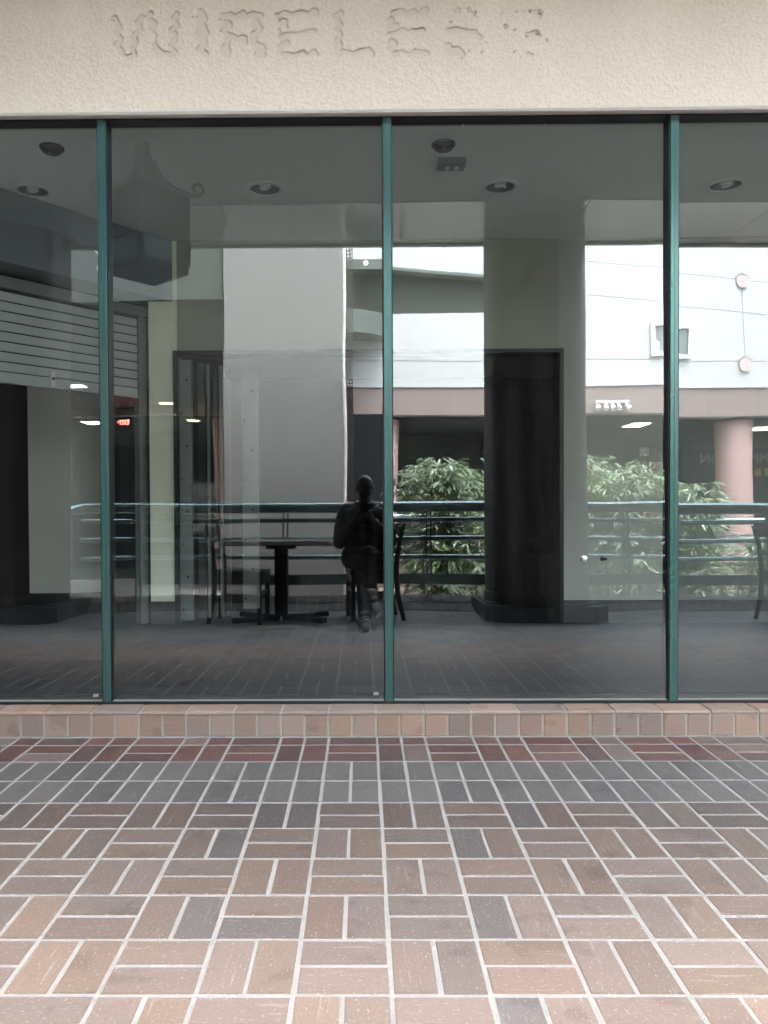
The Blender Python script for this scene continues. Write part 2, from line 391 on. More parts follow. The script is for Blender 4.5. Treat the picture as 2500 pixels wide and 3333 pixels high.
def add_brick(me_dims, mtx, col):
    L, Wd = me_dims; b = .0022; h = .012; n0 = len(V_)
    for (dx, z) in ((0, -h), (0, -b), (b, 0)):
        for a in ((-L/2+dx, -Wd/2+dx, z), (L/2-dx, -Wd/2+dx, z), (L/2-dx, Wd/2-dx, z), (-L/2+dx, Wd/2-dx, z)): V_.append(tuple(mtx @ Vector(a))); T_.append((*col, 1))
    for k in (0, 4):
        for i in range(4): j = (i+1) % 4; F_.append((n0+k+i, n0+k+j, n0+k+4+j, n0+k+4+i))
    F_.append((n0+8, n0+9, n0+10, n0+11))
def flush(name, m, parent=None, kind='stuff'):
    global V_, F_, T_
    me = bpy.data.meshes.new(name); me.from_pydata(V_, [], F_); me.update()
    at = me.color_attributes.new('tone', 'FLOAT_COLOR', 'POINT'); at.data.foreach_set('color', np.array(T_, dtype=np.float32).ravel())
    V_, F_, T_ = [], [], []
    o = obj(name, me, m, parent)
    if kind: o['kind'] = kind
    return o
for bk in bricks:
    if bk in nset: continue
    x, y, rot, full, row = bk
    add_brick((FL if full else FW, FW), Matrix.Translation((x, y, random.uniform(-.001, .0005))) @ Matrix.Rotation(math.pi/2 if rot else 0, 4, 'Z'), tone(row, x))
flush('brick_field', M['brick_field'], floor)

# tiled curb under the window
bm = B(); box(bm, -9, 12, .1200, .40, -.0035, .1035); curb = obj('window_curb', bm, M['mortar_pale']); tag(curb, 'low tiled curb of brown half bricks running under the shop window', 'curb')
CURB = [(.38, .28, .225), (.40, .285, .22), (.36, .27, .22), (.37, .285, .235), (.41, .295, .225), (.345, .27, .228), (.34, .268, .23)]
me_face = brick_shape(MOD/2-JT, .0895); 
def curbtop_shape():
    L, Dp, r = MOD-JT, .118, .010
    bm = B(); prof = [(0, -.012), (0, -r), (r*.3, -r*.3), (r, 0), (Dp, 0), (Dp, -.012)]
    prism(bm, prof, 'x', -L/2, L/2); bmesh.ops.recalc_face_normals(bm, faces=bm.faces)
    me = bpy.data.meshes.new('brick'); bm.to_mesh(me); bm.free(); me.materials.append(M['brick']); return me
me_top = curbtop_shape()
jx0 = -1.1269+MOD/4-MOD/2*.5
for i in range(-3, 36):
    x = -1.12689+MOD/4 + i*MOD/2
    o = bpy.data.objects.new('brick', me_face); C.objects.link(o); o.parent = curb
    o.location = (x, .1165+random.uniform(-.0008, .0008), .0465); o.rotation_euler = (math.pi/2+random.uniform(-.008, .008), 0, random.uniform(-.008, .008))
    c = random.choice(CURB); k = .85+.35*random.random(); o.color = (*[q*k for q in c], 1)
for i in range(-2, 18):
    x = -1.12689+MOD + (i-.5)*MOD + MOD/2*0 + .0  
    o = bpy.data.objects.new('brick', me_top); C.objects.link(o); o.parent = curb
    o.location = (x+MOD/2+random.uniform(-.0008, .0008), .1145, .1085+random.uniform(-.0008, .0008))
    c = random.choice(CURB); k = .75+.3*random.random(); o.color = (*[q*k for q in c], 1)
for i in list(range(-74, -3))+list(range(36, 120)):
    x = -1.12689+MOD/4 + i*MOD/2
    if -8.9 < x < 11.9: add_brick((MOD/2-JT, .0895), Matrix.Translation((x, .1165, .0465)) @ Matrix.Rotation(math.pi/2, 4, 'X'), random.choice(CURB))
flush('brick_field', M['brick_field'], curb)

# walkway ceiling: painted near half, glossy panels along the outer edge, painted joints between the panels
bm = B(); box(bm, -9, 12, -2.89, -1.44, 3.60, 3.90); box(bm, -9, 12, -.60, .199, 3.60, 3.90); cl = obj('walkway_ceiling', bm, M['soffit']); cl['kind'] = 'structure'  # open slot before the wall is added, unseen, to light stucco and floor
bm = B(); box(bm, -9, 12, -3.93, -2.892, 3.612, 3.90); ce = obj('ceiling_edge_bed', bm, M['joint']); ce.parent = cl
xs = [-9, -7.2, -5.6, -4.0, -2.4, -.85, .72, 2.3, 3.9, 5.5, 7.1, 8.7, 12]
for a, b in zip(xs, xs[1:]):
    bm = B(); box(bm, a+.006, b-.006, -3.92, -2.90, 3.595, 3.62); obj('panel', bm, M['soffit_gloss'], cl)
bm = B(); box(bm, -9, 12, -3.99, -3.932, 3.58, 4.05); u = obj('roof_fascia', bm, M['white_wall']); tag(u, 'pale stucco fascia along the walkway roof edge', 'fascia')

# ================================================================== STUCCO WALL WITH THE GHOST SIGN
SY = .20
def pix(px, py):      # measured point of the photograph carried onto the wall face in metres
    X = -1.169+px*.001947; Z = 3.135-px*.0000199-py*.001931
    return .353+(X-.353)*1.0299, 1.036+(Z-1.036)*1.0299
def za(p): return [((350+.4521*x)/1.507, .4521*y/1.507, r*.4521/1.507*.001985) for x, y, r in p]
def zb(p): return [((1050+.4822*x)/1.507, .4822*y/1.507, r*.4822/1.507*.001985) for x, y, r in p]
q = 21
LET = [
 ('letter_w', [za([(55, 140, 27), (85, 200, q), (65, 245, q), (98, 285, q), (68, 330, q), (100, 372, 26), (112, 402, 20), (150, 412, 15), (195, 400, 19), (188, 350, 15), (213, 318, 14), (196, 255, 18), (238, 210, 20), (226, 160, 21), (252, 126, 22), (275, 122, 9)]),
               za([(318, 98, 20), (296, 130, 22), (345, 172, 21), (322, 215, 19), (352, 255, 10), (345, 300, 7), (345, 330, 19), (372, 378, 27), (420, 386, 16), (470, 394, 18), (490, 372, 19), (455, 335, 16), (490, 292, 19), (494, 250, 18), (466, 215, 19), (510, 182, 17), (486, 140, 20), (503, 106, 25)])]),
 ('letter_i', [za([(682, 92, 26), (700, 130, 28), (655, 140, 26), (680, 182, 34), (690, 238, 47), (690, 290, 30), (705, 315, 24), (668, 352, 26), (708, 388, 24)])]),
 ('letter_r', [za([(832, 112, 16), (890, 100, 14), (928, 122, 14), (985, 86, 16), (1000, 125, 16), (1045, 98, 14), (1112, 112, 22)]), za([(868, 182, 38), (840, 225, 14), (880, 262, 26), (862, 318, 22), (852, 375, 38), (870, 395, 24)]), za([(890, 255, 18), (945, 280, 22), (995, 272, 20), (1000, 312, 15)]),
               za([(1078, 120, 10), (1075, 180, 32), (1112, 205, 16), (1060, 250, 26), (1060, 305, 20), (1112, 350, 38), (1085, 400, 18), (1130, 395, 20)])]),
 ('letter_e', [za([(1236, 118, 16), (1280, 92, 15), (1345, 104, 13), (1400, 84, 13), (1450, 96, 12), (1502, 88, 32)]), za([(1232, 110, 14), (1245, 160, 8), (1275, 158, 30), (1298, 200, 14)]), za([(1246, 215, 10), (1254, 275, 12), (1290, 246, 13), (1375, 240, 12), (1440, 232, 13), (1500, 226, 19)]),
               za([(1300, 305, 22), (1250, 340, 20), (1240, 392, 12), (1300, 388, 13), (1350, 398, 14), (1410, 376, 13), (1450, 395, 14), (1500, 372, 18), (1515, 395, 14)])]),
 ('letter_l', [zb([(130, 92, 22), (100, 112, 20), (132, 165, 18), (108, 200, 17), (126, 238, 17), (108, 268, 15), (120, 305, 22), (112, 362, 20), (150, 345, 15), (215, 365, 18), (265, 345, 18), (320, 340, 20), (338, 365, 19)])]),
 ('letter_e', [zb([(488, 88, 16), (540, 72, 14), (578, 92, 13), (630, 74, 13), (650, 92, 8), (700, 76, 30)]), zb([(472, 138, 25), (475, 180, 18), (510, 165, 13)]), zb([(458, 232, 16), (500, 225, 14), (555, 198, 14), (592, 212, 12), (640, 204, 13), (690, 200, 15)]),
               zb([(478, 288, 28), (505, 300, 16), (462, 330, 20), (485, 368, 15), (540, 346, 13), (585, 372, 13), (632, 346, 12), (720, 358, 15)])]),
 ('letter_s', [zb([(925, 72, 18), (912, 82, 10)]), zb([(858, 208, 18), (910, 195, 17), (960, 205, 14), (990, 210, 12), (1040, 220, 18), (1072, 255, 16)]), zb([(860, 312, 24), (872, 350, 30), (918, 345, 34), (945, 365, 26)])]),
 ('letter_s', [zb([(1470, 90, 22), (1400, 76, 10)]), zb([(1245, 178, 15)]), zb([(1385, 234, 14), (1455, 220, 16), (1478, 240, 12)]), zb([(1400, 366, 18), (1425, 372, 12)])]),
]
DIRT = zb([(1040, 90, 28), (1000, 66, 22), (1220, 90, 14), (1320, 75, 16), (1410, 75, 16), (872, 152, 18), (1475, 92, 30), (1370, 80, 14), (1305, 205, 14), (1345, 386, 10), (632, 332, 9), (1085, 352, 18), (1105, 292, 16), (1000, 346, 16), (1245, 180, 20), (1300, 352, 14), (1460, 225, 22), (1385, 240, 16), (1525, 268, 14), (948, 392, 8)]) + za([(40, 150, 20), (820, 140, 12), (1456, 94, 8), (617, 122, 8), (820, 225, 7)])

X0, X1, Z0, Z1 = -1.34, 2.30, 2.712, 3.27; ST = .0035
nx = int((X1-X0)/ST)+1; nz = int((Z1-Z0)/ST)+1
gx = np.linspace(X0, X1, nx); gz = np.linspace(Z0, Z1, nz); GX, GZ = np.meshgrid(gx, gz)
def vnoise(sx, sz, ox, oz, seed):
    g_ = np.random.default_rng(seed).random((512, 512)); x = GX/sx+ox; z = GZ/sz+oz
    xi = np.floor(x).astype(int); zi = np.floor(z).astype(int); fx = x-xi; fz = z-zi; fx = fx*fx*(3-2*fx); fz = fz*fz*(3-2*fz)
    a = g_[xi % 512, zi % 512]; b = g_[(xi+1) % 512, zi % 512]; c = g_[xi % 512, (zi+1) % 512]; d = g_[(xi+1) % 512, (zi+1) % 512]
    return (a*(1-fx)+b*fx)*(1-fz)+(c*(1-fx)+d*fx)*fz
wx = vnoise(.02, .02, 0, 0, 5)-.5; wz = vnoise(.02, .02, 9, 3, 6)-.5
_gx, _gz = GX, GZ
GX = _gx+wx*.010; GZ = _gz+wz*.010
hA = vnoise(.0082, .0072, 50, 50, 1); hB = vnoise(.0060, .0058, 70, 90, 2); hC = vnoise(.05, .06, 7, 3, 3)
GX, GZ = _gx, _gz
blob = np.clip((hA*.6+hB*.4-.36)/.28, 0, 1); blob = blob*blob*(3-2*blob)
hgt = blob*.0017*(.6+.6*hC) + hB*.0008
own = np.full(GX.shape, -1); sdf = np.full(GX.shape, 9.)
wob = (vnoise(.018, .018, 31, 17, 8)-.5)*.006
for li, (nm, strokes) in enumerate(LET):
    for st in strokes:
        pts = [(*pix(px, py), r) for px, py, r in st]
        if len(pts) == 1: pts = pts*2
        for (ax, az_, ar), (bx, bz, br) in zip(pts, pts[1:]):
            m_ = (GX > min(ax, bx)-.06) & (GX < max(ax, bx)+.06) & (GZ > min(az_, bz)-.06) & (GZ < max(az_, bz)+.06)
            x = GX[m_]; z = GZ[m_]; dx, dz = bx-ax, bz-az_; L2 = dx*dx+dz*dz+1e-9
            t = np.clip(((x-ax)*dx+(z-az_)*dz)/L2, 0, 1); d = np.hypot(x-ax-t*dx, z-az_-t*dz)-(ar+(br-ar)*t)+wob[m_]
            s_ = sdf[m_]; up = d < s_; s_[up] = d[up]; sdf[m_] = s_
            o_ = own[m_]; o_[d < 0] = li; own[m_] = o_
ins = np.clip(-sdf/.004, 0, 1); ins = ins*ins*(3-2*ins)
hgt = hgt*(1-ins) + ins*(-.0026 + .0005*hC)
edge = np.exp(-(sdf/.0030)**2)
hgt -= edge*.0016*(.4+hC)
dirt = np.zeros(GX.shape)
for px, py, r in DIRT:
    X, Z = pix(px, py); dirt = np.maximum(dirt, np.clip(1.3-np.hypot(GX-X, GZ-Z)/r*(.75+.9*hA), 0, 1)*np.clip((hB-.32)*3, 0, 1))
dzs = np.gradient(sdf, axis=0)/ST; topw = np.clip(.62+.6*dzs, .32, 1.2)  # edge darkening holds crack dirt plus shadow painted along the upper side
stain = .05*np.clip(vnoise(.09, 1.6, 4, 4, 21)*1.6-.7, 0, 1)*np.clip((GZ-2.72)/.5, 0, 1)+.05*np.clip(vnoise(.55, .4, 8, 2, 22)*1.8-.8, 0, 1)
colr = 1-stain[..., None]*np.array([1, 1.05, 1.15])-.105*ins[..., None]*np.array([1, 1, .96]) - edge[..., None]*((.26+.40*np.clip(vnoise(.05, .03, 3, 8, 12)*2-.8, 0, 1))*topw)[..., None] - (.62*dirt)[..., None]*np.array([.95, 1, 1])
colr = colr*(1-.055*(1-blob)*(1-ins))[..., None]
colr = np.clip(colr, .1, 1.1)
verts = np.stack([GX, SY-hgt, GZ], -1).reshape(-1, 3)
ii = np.arange(nx*nz).reshape(nz, nx)
quads = np.stack([ii[:-1, :-1], ii[:-1, 1:], ii[1:, 1:], ii[1:, :-1]], -1).reshape(-1, 4); fo = own[:-1, :-1].reshape(-1)
vc = np.concatenate([colr, np.ones((*colr.shape[:2], 1))], -1).reshape(-1, 4).astype(np.float32)
def submesh(name, sel, parent, lab=None):
    f = quads[sel]; us, inv = np.unique(f, return_inverse=True); inv = inv.reshape(-1, 4)
    me = bpy.data.meshes.new(name); me.from_pydata(verts[us].tolist(), [], inv.tolist()); me.update()
    at = me.color_attributes.new('tone', 'FLOAT_COLOR', 'POINT'); at.data.foreach_set('color', vc[us].ravel())
    me.polygons.foreach_set('use_smooth', [True]*len(me.polygons))
    return obj(name, me, M['stucco'], parent, label=lab)
wall = root('stucco_wall', 'cream stucco wall above the shop window with traces of removed sign letters', 'wall')
wf = submesh('stucco_face', fo < 0, wall)
for li, (nm, _) in enumerate(LET):
    if (fo == li).any(): submesh(nm, fo == li, wall)
V_, F_, T_ = [], [], []
def plain(x0, x1, z0, z1):
    n0 = len(V_); V_.extend([(x0, SY-.0025, z0), (x1, SY-.0025, z0), (x1, SY-.0025, z1), (x0, SY-.0025, z1)]); F_.append((n0, n0+1, n0+2, n0+3)); T_.extend([(1, 1, 1, 1)]*4)
plain(-9, X0, Z0, 7); plain(X1, 12, Z0, 7); plain(X0, X1, Z1, 7)
o = flush('stucco_face', M['stucco'], wall, kind=None)
bm = B(); box(bm, -9, 12, SY+.008, .38, 2.718, 7.0); obj('wall_core', bm, M['stucco'], wall)  # unseen upper height added to keep the sun off the ceiling slot
me = bpy.data.objects['wall_core'].data; at = me.color_attributes.new('tone', 'FLOAT_COLOR', 'POINT'); at.data.foreach_set('color', [1.]*4*len(me.vertices))
V_, F_, T_ = [], [], []
bm = B(); prism(bm, [(SY-.003, 2.7125), (SY-.008, 2.706), (SY-.004, 2.696), (SY+.01, 2.692), (SY+.03, 2.695), (SY+.03, 2.716), (SY+.002, 2.716)], 'x', -9, 12)
de = obj('drip_edge', bm, mat('plaster_bead', (.52, .50, .455), .8, var=.1, vscale=12, bump=.3, bscale=60), wall)

# ================================================================== SHOP WINDOW
win = root('shop_window', 'wide shop window of tall reflective panes between slim teal mullions', 'window', (0, .25, .1085))
MX = [-4.561, -3.304, -2.047, -.790, .467, 1.7257, 2.983, 4.240, 5.497, 6.754]
GZ0, GZ1, TILT = .118, 2.715, .0123
bm = B(); box(bm, -6, 8.2, .238, .310, 2.692, 2.80); obj('head_frame', bm, M['black_gasket'], win, world=True)
bm = B(); box(bm, -6, 8.2, .232, .36, .1075, .1200); obj('sill_frame', bm, M['black_gasket'], win, world=True)
bm = B(); box(bm, -6, 8.2, .2435, .262, .1202, .1235); obj('sill_bead', bm, M['tape'], win, world=True)
for k, (a, b) in enumerate(zip(MX, MX[1:])):
    bm = B(); box(bm, a+.004, b-.004, 0, .010, 0, GZ1-GZ0)
    for f in bm.faces:
        f.normal_update(); f.material_index = 0 if f.normal.y < -.9 else 1
    me = bpy.data.meshes.new('glass_pane'); bmesh.ops.recalc_face_normals(bm, faces=bm.faces); bm.to_mesh(me); bm.free(); me.materials.append(M['glass']); me.materials.append(M['clear'])
    o = bpy.data.objects.new('glass_pane', me); C.objects.link(o); o.parent = win
    o.location = (0, .25-.25, GZ0-.1085); t = TILT+(.0022 if k == 5 else 0)+(random.uniform(-.0004, .0004)); o.rotation_euler = (-t, 0, 0)
for k, x in enumerate(MX):
    bm = B(); box(bm, x-.0175, x+.0175, .2335, .30, .112, 2.6915, bev=.002)
    mu = obj('mullion', bm, M['teal'], win, world=True)
    bm = B(); box(bm, x-.0228, x-.0180, .240, .305, .1205, 2.6915); box(bm, x+.0180, x+.0228, .240, .305, .1205, 2.6915); obj('gasket', bm, M['black_gasket'], mu, world=True)
    bm = B(); box(bm, x+.0008, x+.0028, .2328, .236, .113, 2.691); obj('seam', bm, M['teal_dark'], mu, world=True)
# small things on the glass
def gy(z): return .25+(z-GZ0)*TILT
def flat_poly(name, pts, z_off, m, label, cat, y=None, thick=.0006, grp=None):
    bm = B(); zc = sum(p[1] for p in pts)/len(pts); yy = gy(zc)-.0016
    prism(bm, pts, 'y', yy-thick, yy); o = obj(name, bm, m); return tag(o, label, cat, grp)
flat_poly('tape_scrap', [(-.858, .138), (-.834, .139), (-.831, .152), (-.857, .152)], 0, M['tape'], 'small grey tape scrap low on the glass left of the leftmost mullion', 'tape')
flat_poly('tape_scrap', [(.398, .143), (.422, .144), (.420, .158), (.397, .157)], 0, M['tape'], 'small grey tape scrap low on the glass left of the middle mullion', 'tape')
flat_poly('blue_sticker', [(-.862, 2.700), (-.845, 2.700), (-.846, 2.684)], 0, M['blue'], 'tiny dark blue triangle sticker in the top corner of the left pane', 'sticker')
sc = root('torn_paper', 'torn white paper scraps stuck beside the leftmost mullion', 'paper', (-.825, gy(2.1), 2.07))
for pts in ([(-.822, 2.16), (-.812, 2.168), (-.814, 2.150)], [(-.838, 2.135), (-.822, 2.128), (-.812, 2.14), (-.814, 2.085), (-.822, 2.088), (-.826, 2.118), (-.837, 2.13)], [(-.829, 2.06), (-.821, 2.075), (-.822, 2.055), (-.828, 2.04)]):
    bm = B(); yy = gy(2.1)-.0016; prism(bm, pts, 'y', yy-.0006, yy); obj('scrap', bm, M['paper'], sc, world=True)
for x, lab in ((.806, 'left'), (1.170, 'right')):
    bm = B(); box(bm, x-.0018, x+.0018, .2775, .2790, 2.668, 2.680); tag(obj('glazing_mark', bm, M['paper']), 'tiny white tick at the top of the third pane, the %s one of two' % lab, 'mark')
kn = root('glass_knob', 'round silver knob on the third pane at low height', 'knob', (1.332, gy(.749), .749))
bm = B(); cyl(bm, (1.332, gy(.75), .749), (1.332, gy(.75)-.012, .749), .012, .010, 16); obj('stem', bm, M['chrome'], kn, world=True, smooth=40)
bm = B(); sph(bm, (1.332, gy(.75)-.020, .749), .0165, (1, .8, 1)); obj('ball', bm, M['chrome'], kn, world=True, smooth='all')
kn = root('glass_knob', 'small dark twisted lock bolt right of the silver knob', 'knob', (1.418, gy(.748), .748))
bm = B(); cyl(bm, (1.418, gy(.75), .748), (1.418, gy(.75)-.010, .748), .011, .009, 16); obj('stem', bm, M['dark_metal'], kn, world=True, smooth=40)
bm = B(); box(bm, 1.404, 1.434, gy(.75)-.02, gy(.75)-.010, .742, .755, .003); obj('lever', bm, M['dark_metal'], kn, world=True)

# ================================================================== SHOP INTERIOR
IF = .12; IC = 2.848; IY = 2.36
bm = B(); box(bm, -6, 8.2, .37, 9.2, -.5, IF); sf = obj('shop_floor', bm, M['carpet']); sf['kind'] = 'structure'
bm = B(); box(bm, -6, 8.2, .34, 9.2, IC, 3.2); sfc = obj('shop_ceiling', bm, M['shop_ceiling']); sfc['kind'] = 'structure'
bm = B(); box(bm, -6, 8.2, .345, .375, 2.80, IC); obj('header_strip', bm, M['soffit'], sfc)
iw = root('partition_wall', 'pale partition wall inside the shop with a wide dark doorway', 'wall', (0, IY, IF))
OL, OR, OH = -.961, 1.750, 2.039
for a, b, c, m in ((-1.165, OL, IF, mat('pale_yellow_paint', (.84, .82, .66), .7, var=.05)), (OR, 2.50, IF, mat('putty_lit_edge', (.43, .41, .37), .7, var=.06)), (2.502, 7.9, IF, mat('grey_green_paint', (.16, .162, .15), .7, var=.06)), (OL, OR, OH, M['cream'])):  # putty board is paler to stand in for the near column's lit edge
    bm = B(); box(bm, a, b, IY, IY+.14, c, IC-.002); obj('wall_board', bm, m, iw, world=True)
bm = B(); box(bm, OR+.03, 7.9, IY-.014, IY-.002, IF, .283); obj('baseboard', bm, M['plinth'], iw, world=True)
bm = B(); box(bm, -1.165, OL-.03, IY-.014, IY-.002, IF, .283); obj('baseboard', bm, M['plinth'], iw, world=True)
fr = B(); box(fr, OL-.028, OL, IY-.02, IY+.15, IF, OH+.028); box(fr, OR, OR+.028, IY-.02, IY+.15, IF, OH+.028); box(fr, OL, OR, IY-.02, IY+.15, OH, OH+.028); obj('door_frame', fr, M['dark_metal'], iw, world=True)
# riveted steel channels and folded door leaves in the doorway
dr = root('folding_door', 'riveted steel folding door stacked at the left side of the doorway', 'door', (-.8, IY+.3, IF))
def channel(x0, x1, y):
    bm = B(); box(bm, x0, x1, y, y+.05, IF+.02, OH-.03, bev=.003); ch = obj('channel', bm, M['steel'], dr, world=True)
    bm = B(); xc = x0+(x1-x0)*.62
    for k in range(8):
        z = IF+.1+k*.235; sph(bm, (xc if k % 2 else x0+.02, y-.001, z), .009, (1, .5, 1), 2)
    obj('rivets', bm, M['dark_metal'], ch, world=True)
channel(-.958, -.868, IY+.02); channel(-.60, -.47, IY+.62)
for x, w, y, m in ((-.845, .05, .12, 'dark_glass'), (-.785, .018, .16, 'steel'), (-.745, .02, .2, 'dark_metal'), (-.705, .022, .22, 'steel'), (-.665, .03, .26, 'dark_glass')):
    bm = B(); box(bm, x, x+w, IY+y, IY+y+.03, IF+.02, OH-.04); obj('door_leaf', bm, M[m], dr, world=True)
# dark back room
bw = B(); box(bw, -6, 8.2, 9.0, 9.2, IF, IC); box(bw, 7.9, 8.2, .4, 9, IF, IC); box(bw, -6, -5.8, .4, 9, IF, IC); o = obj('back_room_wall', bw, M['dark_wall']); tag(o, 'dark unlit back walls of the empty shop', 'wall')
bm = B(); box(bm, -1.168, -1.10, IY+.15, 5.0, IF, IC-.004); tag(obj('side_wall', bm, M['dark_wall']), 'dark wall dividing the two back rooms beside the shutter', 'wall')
# angled shutter wall
A0 = Vector((-1.215, 2.40, 0)); A1 = Vector((-3.05, .03, 0)); dv = (A1-A0).normalized(); nv = Vector((dv.y*-1, dv.x, 0))
if nv.dot(Vector((1, -1, 0))) < 0: nv = -nv
LEN = 2.55
SH = root('roller_shutter', 'half open grey roller shutter in the angled wall inside the shop', 'shutter', tuple(A0)+() if False else (A0.x, A0.y, IF))
def ang(u0, u1, w0, w1, z0, z1, bev=0):
    """box along the angled wall: u along it, w out of it towards the room"""
    bm = B(); mt = Matrix(((dv.x, nv.x, 0, A0.x), (dv.y, nv.y, 0, A0.y), (0, 0, 1, 0), (0, 0, 0, 1)))
    box(bm, u0, u1, w0, w1, z0, z1, bev, mtx=mt); return bm
SB, STp = 1.735, 2.30
nsl = 8; hsl = (STp-SB-.07)/nsl
for k in range(nsl):
    z = SB+.07+k*hsl
    bm = ang(.05, LEN, -.02, .0, z+.005, z+hsl-.003, .004); obj('slat', bm, M['shutter'], SH, world=True, smooth=30)
bm = ang(.05, LEN, -.022, -.010, SB+.06, STp); obj('slat_web', bm, M['dark_metal'], SH, world=True)
obj('bottom_bar', ang(.05, LEN, -.025, .006, SB, SB+.068, .004), M['shutter'], SH, world=True)
lk = obj('lock', ang(.70, .735, .006, .022, SB+.01, SB+.11, .008), M['white_metal'], SH, world=True, smooth=40)
bm = B(); c_ = A0+dv*.7175+nv*.024; cyl(bm, c_+Vector((0, 0, SB+.06)), c_+nv*.006+Vector((0, 0, SB+.06)), .009, n=14); obj('keyhole', bm, M['dark_metal'], lk, world=True)
obj('guide_rail', ang(-.005, .052, -.04, .02, IF, STp+.03, .004), M['steel'], SH, world=True)
obj('housing', ang(-.02, LEN, -.10, .035, STp+.012, STp+.085, .006), M['steel'], SH, world=True)
o = obj('shutter_bulkhead', ang(-.18, LEN+.1, -.14, .20, STp+.12, IC-.004), mat('slate_paint', (.17, .19, .215), .7, var=.06)); tag(o, 'deep painted bulkhead above the roller shutter', 'bulkhead')
o = obj('shutter_lintel', ang(-.02, LEN, -.14, -.04, SB+.02, STp+.115), M['dark_wall']); o.parent = SH; o.location = -chain(SH)
o = obj('corner_post', ang(-.03, -.006, -.12, -.0, IF, STp), M['steel']); tag(o, 'slim steel post at the corner beside the shutter rail', 'post')
# curved white partition in the dark room behind the shutter
bm = B(); arc = [(-2.09+.26*math.sin(R(a)), 3.45+.26-.26*math.cos(R(a))) for a in range(0, 85, 7)]
poly = [(-2.50, 3.45)]+arc+[(p[0]-.05, p[1]+.07) for p in arc[::-1]]+[(-2.50, 3.53)]
prism(bm, poly, 'z', IF+.09, 2.5); tag(obj('curved_partition', bm, mat('white_partition', (.86, .84, .78), .7, var=.04), smooth=40), 'pale curved partition standing in the dark room behind the shutter', 'partition')
# downlights, detectors, unit on the shop ceiling
GRP = 'unlit round downlights in the shop ceiling'
def downlight(x, y, lab):
    d = root('downlight', lab, 'ceiling light', (x, y, IC), group=GRP)
    bm = lathe(B(), [(.112, 0), (.112, -.006), (.090, -.010), (.086, -.004), (.086, .0)]); obj('trim', bm, M['white_metal'], d, smooth=40)
    bm = lathe(B(), [(.086, -.004), (.074, .05), (.055, .085), (.0, .088)]); obj('reflector', bm, M['reflector'], d, smooth=60)
    pts = [(.028*math.cos(t*.7), .028*math.sin(t*.7), .045-t*.0021) for t in range(25)]
    bm = tube(B(), pts, .0085, 8); obj('bulb', bm, M['cfl'], d, smooth='all')
    return d
# the ceiling needs real openings for the cans: cut by building it around them
D0 = downlight(-1.589, 1.420, 'unlit round downlight at the far left, in the first pane')
D1 = copy_tree(D0); D1.location.x = -.214; D1['label'] = 'unlit round downlight with spiral bulb, in the second pane right of the lantern reflection'
D2 = copy_tree(D0); D2.location.x = 1.170; D2['label'] = 'unlit round downlight below the small ceiling box, in the third pane'
D3 = copy_tree(D0); D3.location.x = 2.491; D3['label'] = 'unlit round downlight at the far right, in the fourth pane'
D1.rotation_euler.z = 1.0; D2.rotation_euler.z = 2.4; D3.rotation_euler.z = 4
bpy.data.objects.remove(sfc.children[0]); me = sfc.data
bm = B(); Rr = .0862
xs_ = [-6, -1.589, -.214, 1.170, 2.491, 8.2]
# slab top
box(bm, -6, 8.2, .345, 9.2, IC+.10, 3.2)
# underside sheet with four round holes
def sheet_hole(bm, x0, x1, y0, y1, cx_, cy_, r, z, n=28):
    per = []
    for k in range(n):
        a = 2*math.pi*k/n; c, s = math.cos(a), math.sin(a)
        t = min(((x1-cx_)/c if c > 1e-6 else 9e9), ((x0-cx_)/c if c < -1e-6 else 9e9), ((y1-cy_)/s if s > 1e-6 else 9e9), ((y0-cy_)/s if s < -1e-6 else 9e9))
        per.append((bm.verts.new((cx_+c*t, cy_+s*t, z)), bm.verts.new((cx_+c*r, cy_+s*r, z))))
    for (a, b), (c, d) in zip(per, per[1:]+per[:1]): bm.faces.new((a, c, d, b))
bounds = [-6, -.9, .48, 1.83, 8.2]
def quad(bm, x0, x1, y0, y1, z): bm.faces.new([bm.verts.new(p) for p in ((x0, y0, z), (x1, y0, z), (x1, y1, z), (x0, y1, z))])
for cxx in xs_[1:5]: sheet_hole(bm, cxx-.2, cxx+.2, 1.42-.2, 1.42+.2, cxx, 1.42, Rr, IC, 32)
quad(bm, -6, 8.2, .345, 1.22, IC); quad(bm, -6, 8.2, 1.62, 9.2, IC)
ed = [-6]+[v for c in xs_[1:5] for v in (c-.2, c+.2)]+[8.2]
for a, b in zip(ed[::2], ed[1::2]): quad(bm, a, b, 1.22, 1.62, IC)
bm.to_mesh(me); bm.free()
for x, lab in ((-1.251, 'black dome detector on the shop ceiling in the leftmost pane'), (.779, 'black dome detector on the shop ceiling beside the small white box')):
    d = root('smoke_detector', lab, 'detector', (x, .853, IC), group='black dome detectors on the shop ceiling')
    bm = lathe(B(), [(0, 0), (.062, 0), (.062, -.008), (.057, -.014), (.0, -.014)]); obj('rim', bm, M['dark_metal'], d, smooth=30)
    bm = lathe(B(), [(.052, -.014), (.045, -.028), (.022, -.037), (0, -.038)]); obj('dome', bm, M['lens'], d, smooth=60)
    bm = B(); box(bm, -.002, .002, -.03, -.024, -.045, -.030); obj('clip', bm, M['chrome'], d)
d = root('ceiling_box', 'small white ceiling box with two pale lamps beside the dark dome', 'fixture', (.843, 1.064, IC))
bm = B(); box(bm, -.075, .075, -.055, .055, -.035, 0, .006); obj('housing', bm, M['steel'], d)
bm = B(); box(bm, -.076, .076, .045, .058, -.038, -.002, .004); obj('cover_lip', bm, M['white_metal'], d)
for x in (-.022, .028):
    bm = B(); box(bm, x-.011, x+.011, -.02, .02, -.041, -.034, .003); obj('lamp', bm, M['cfl'], d)

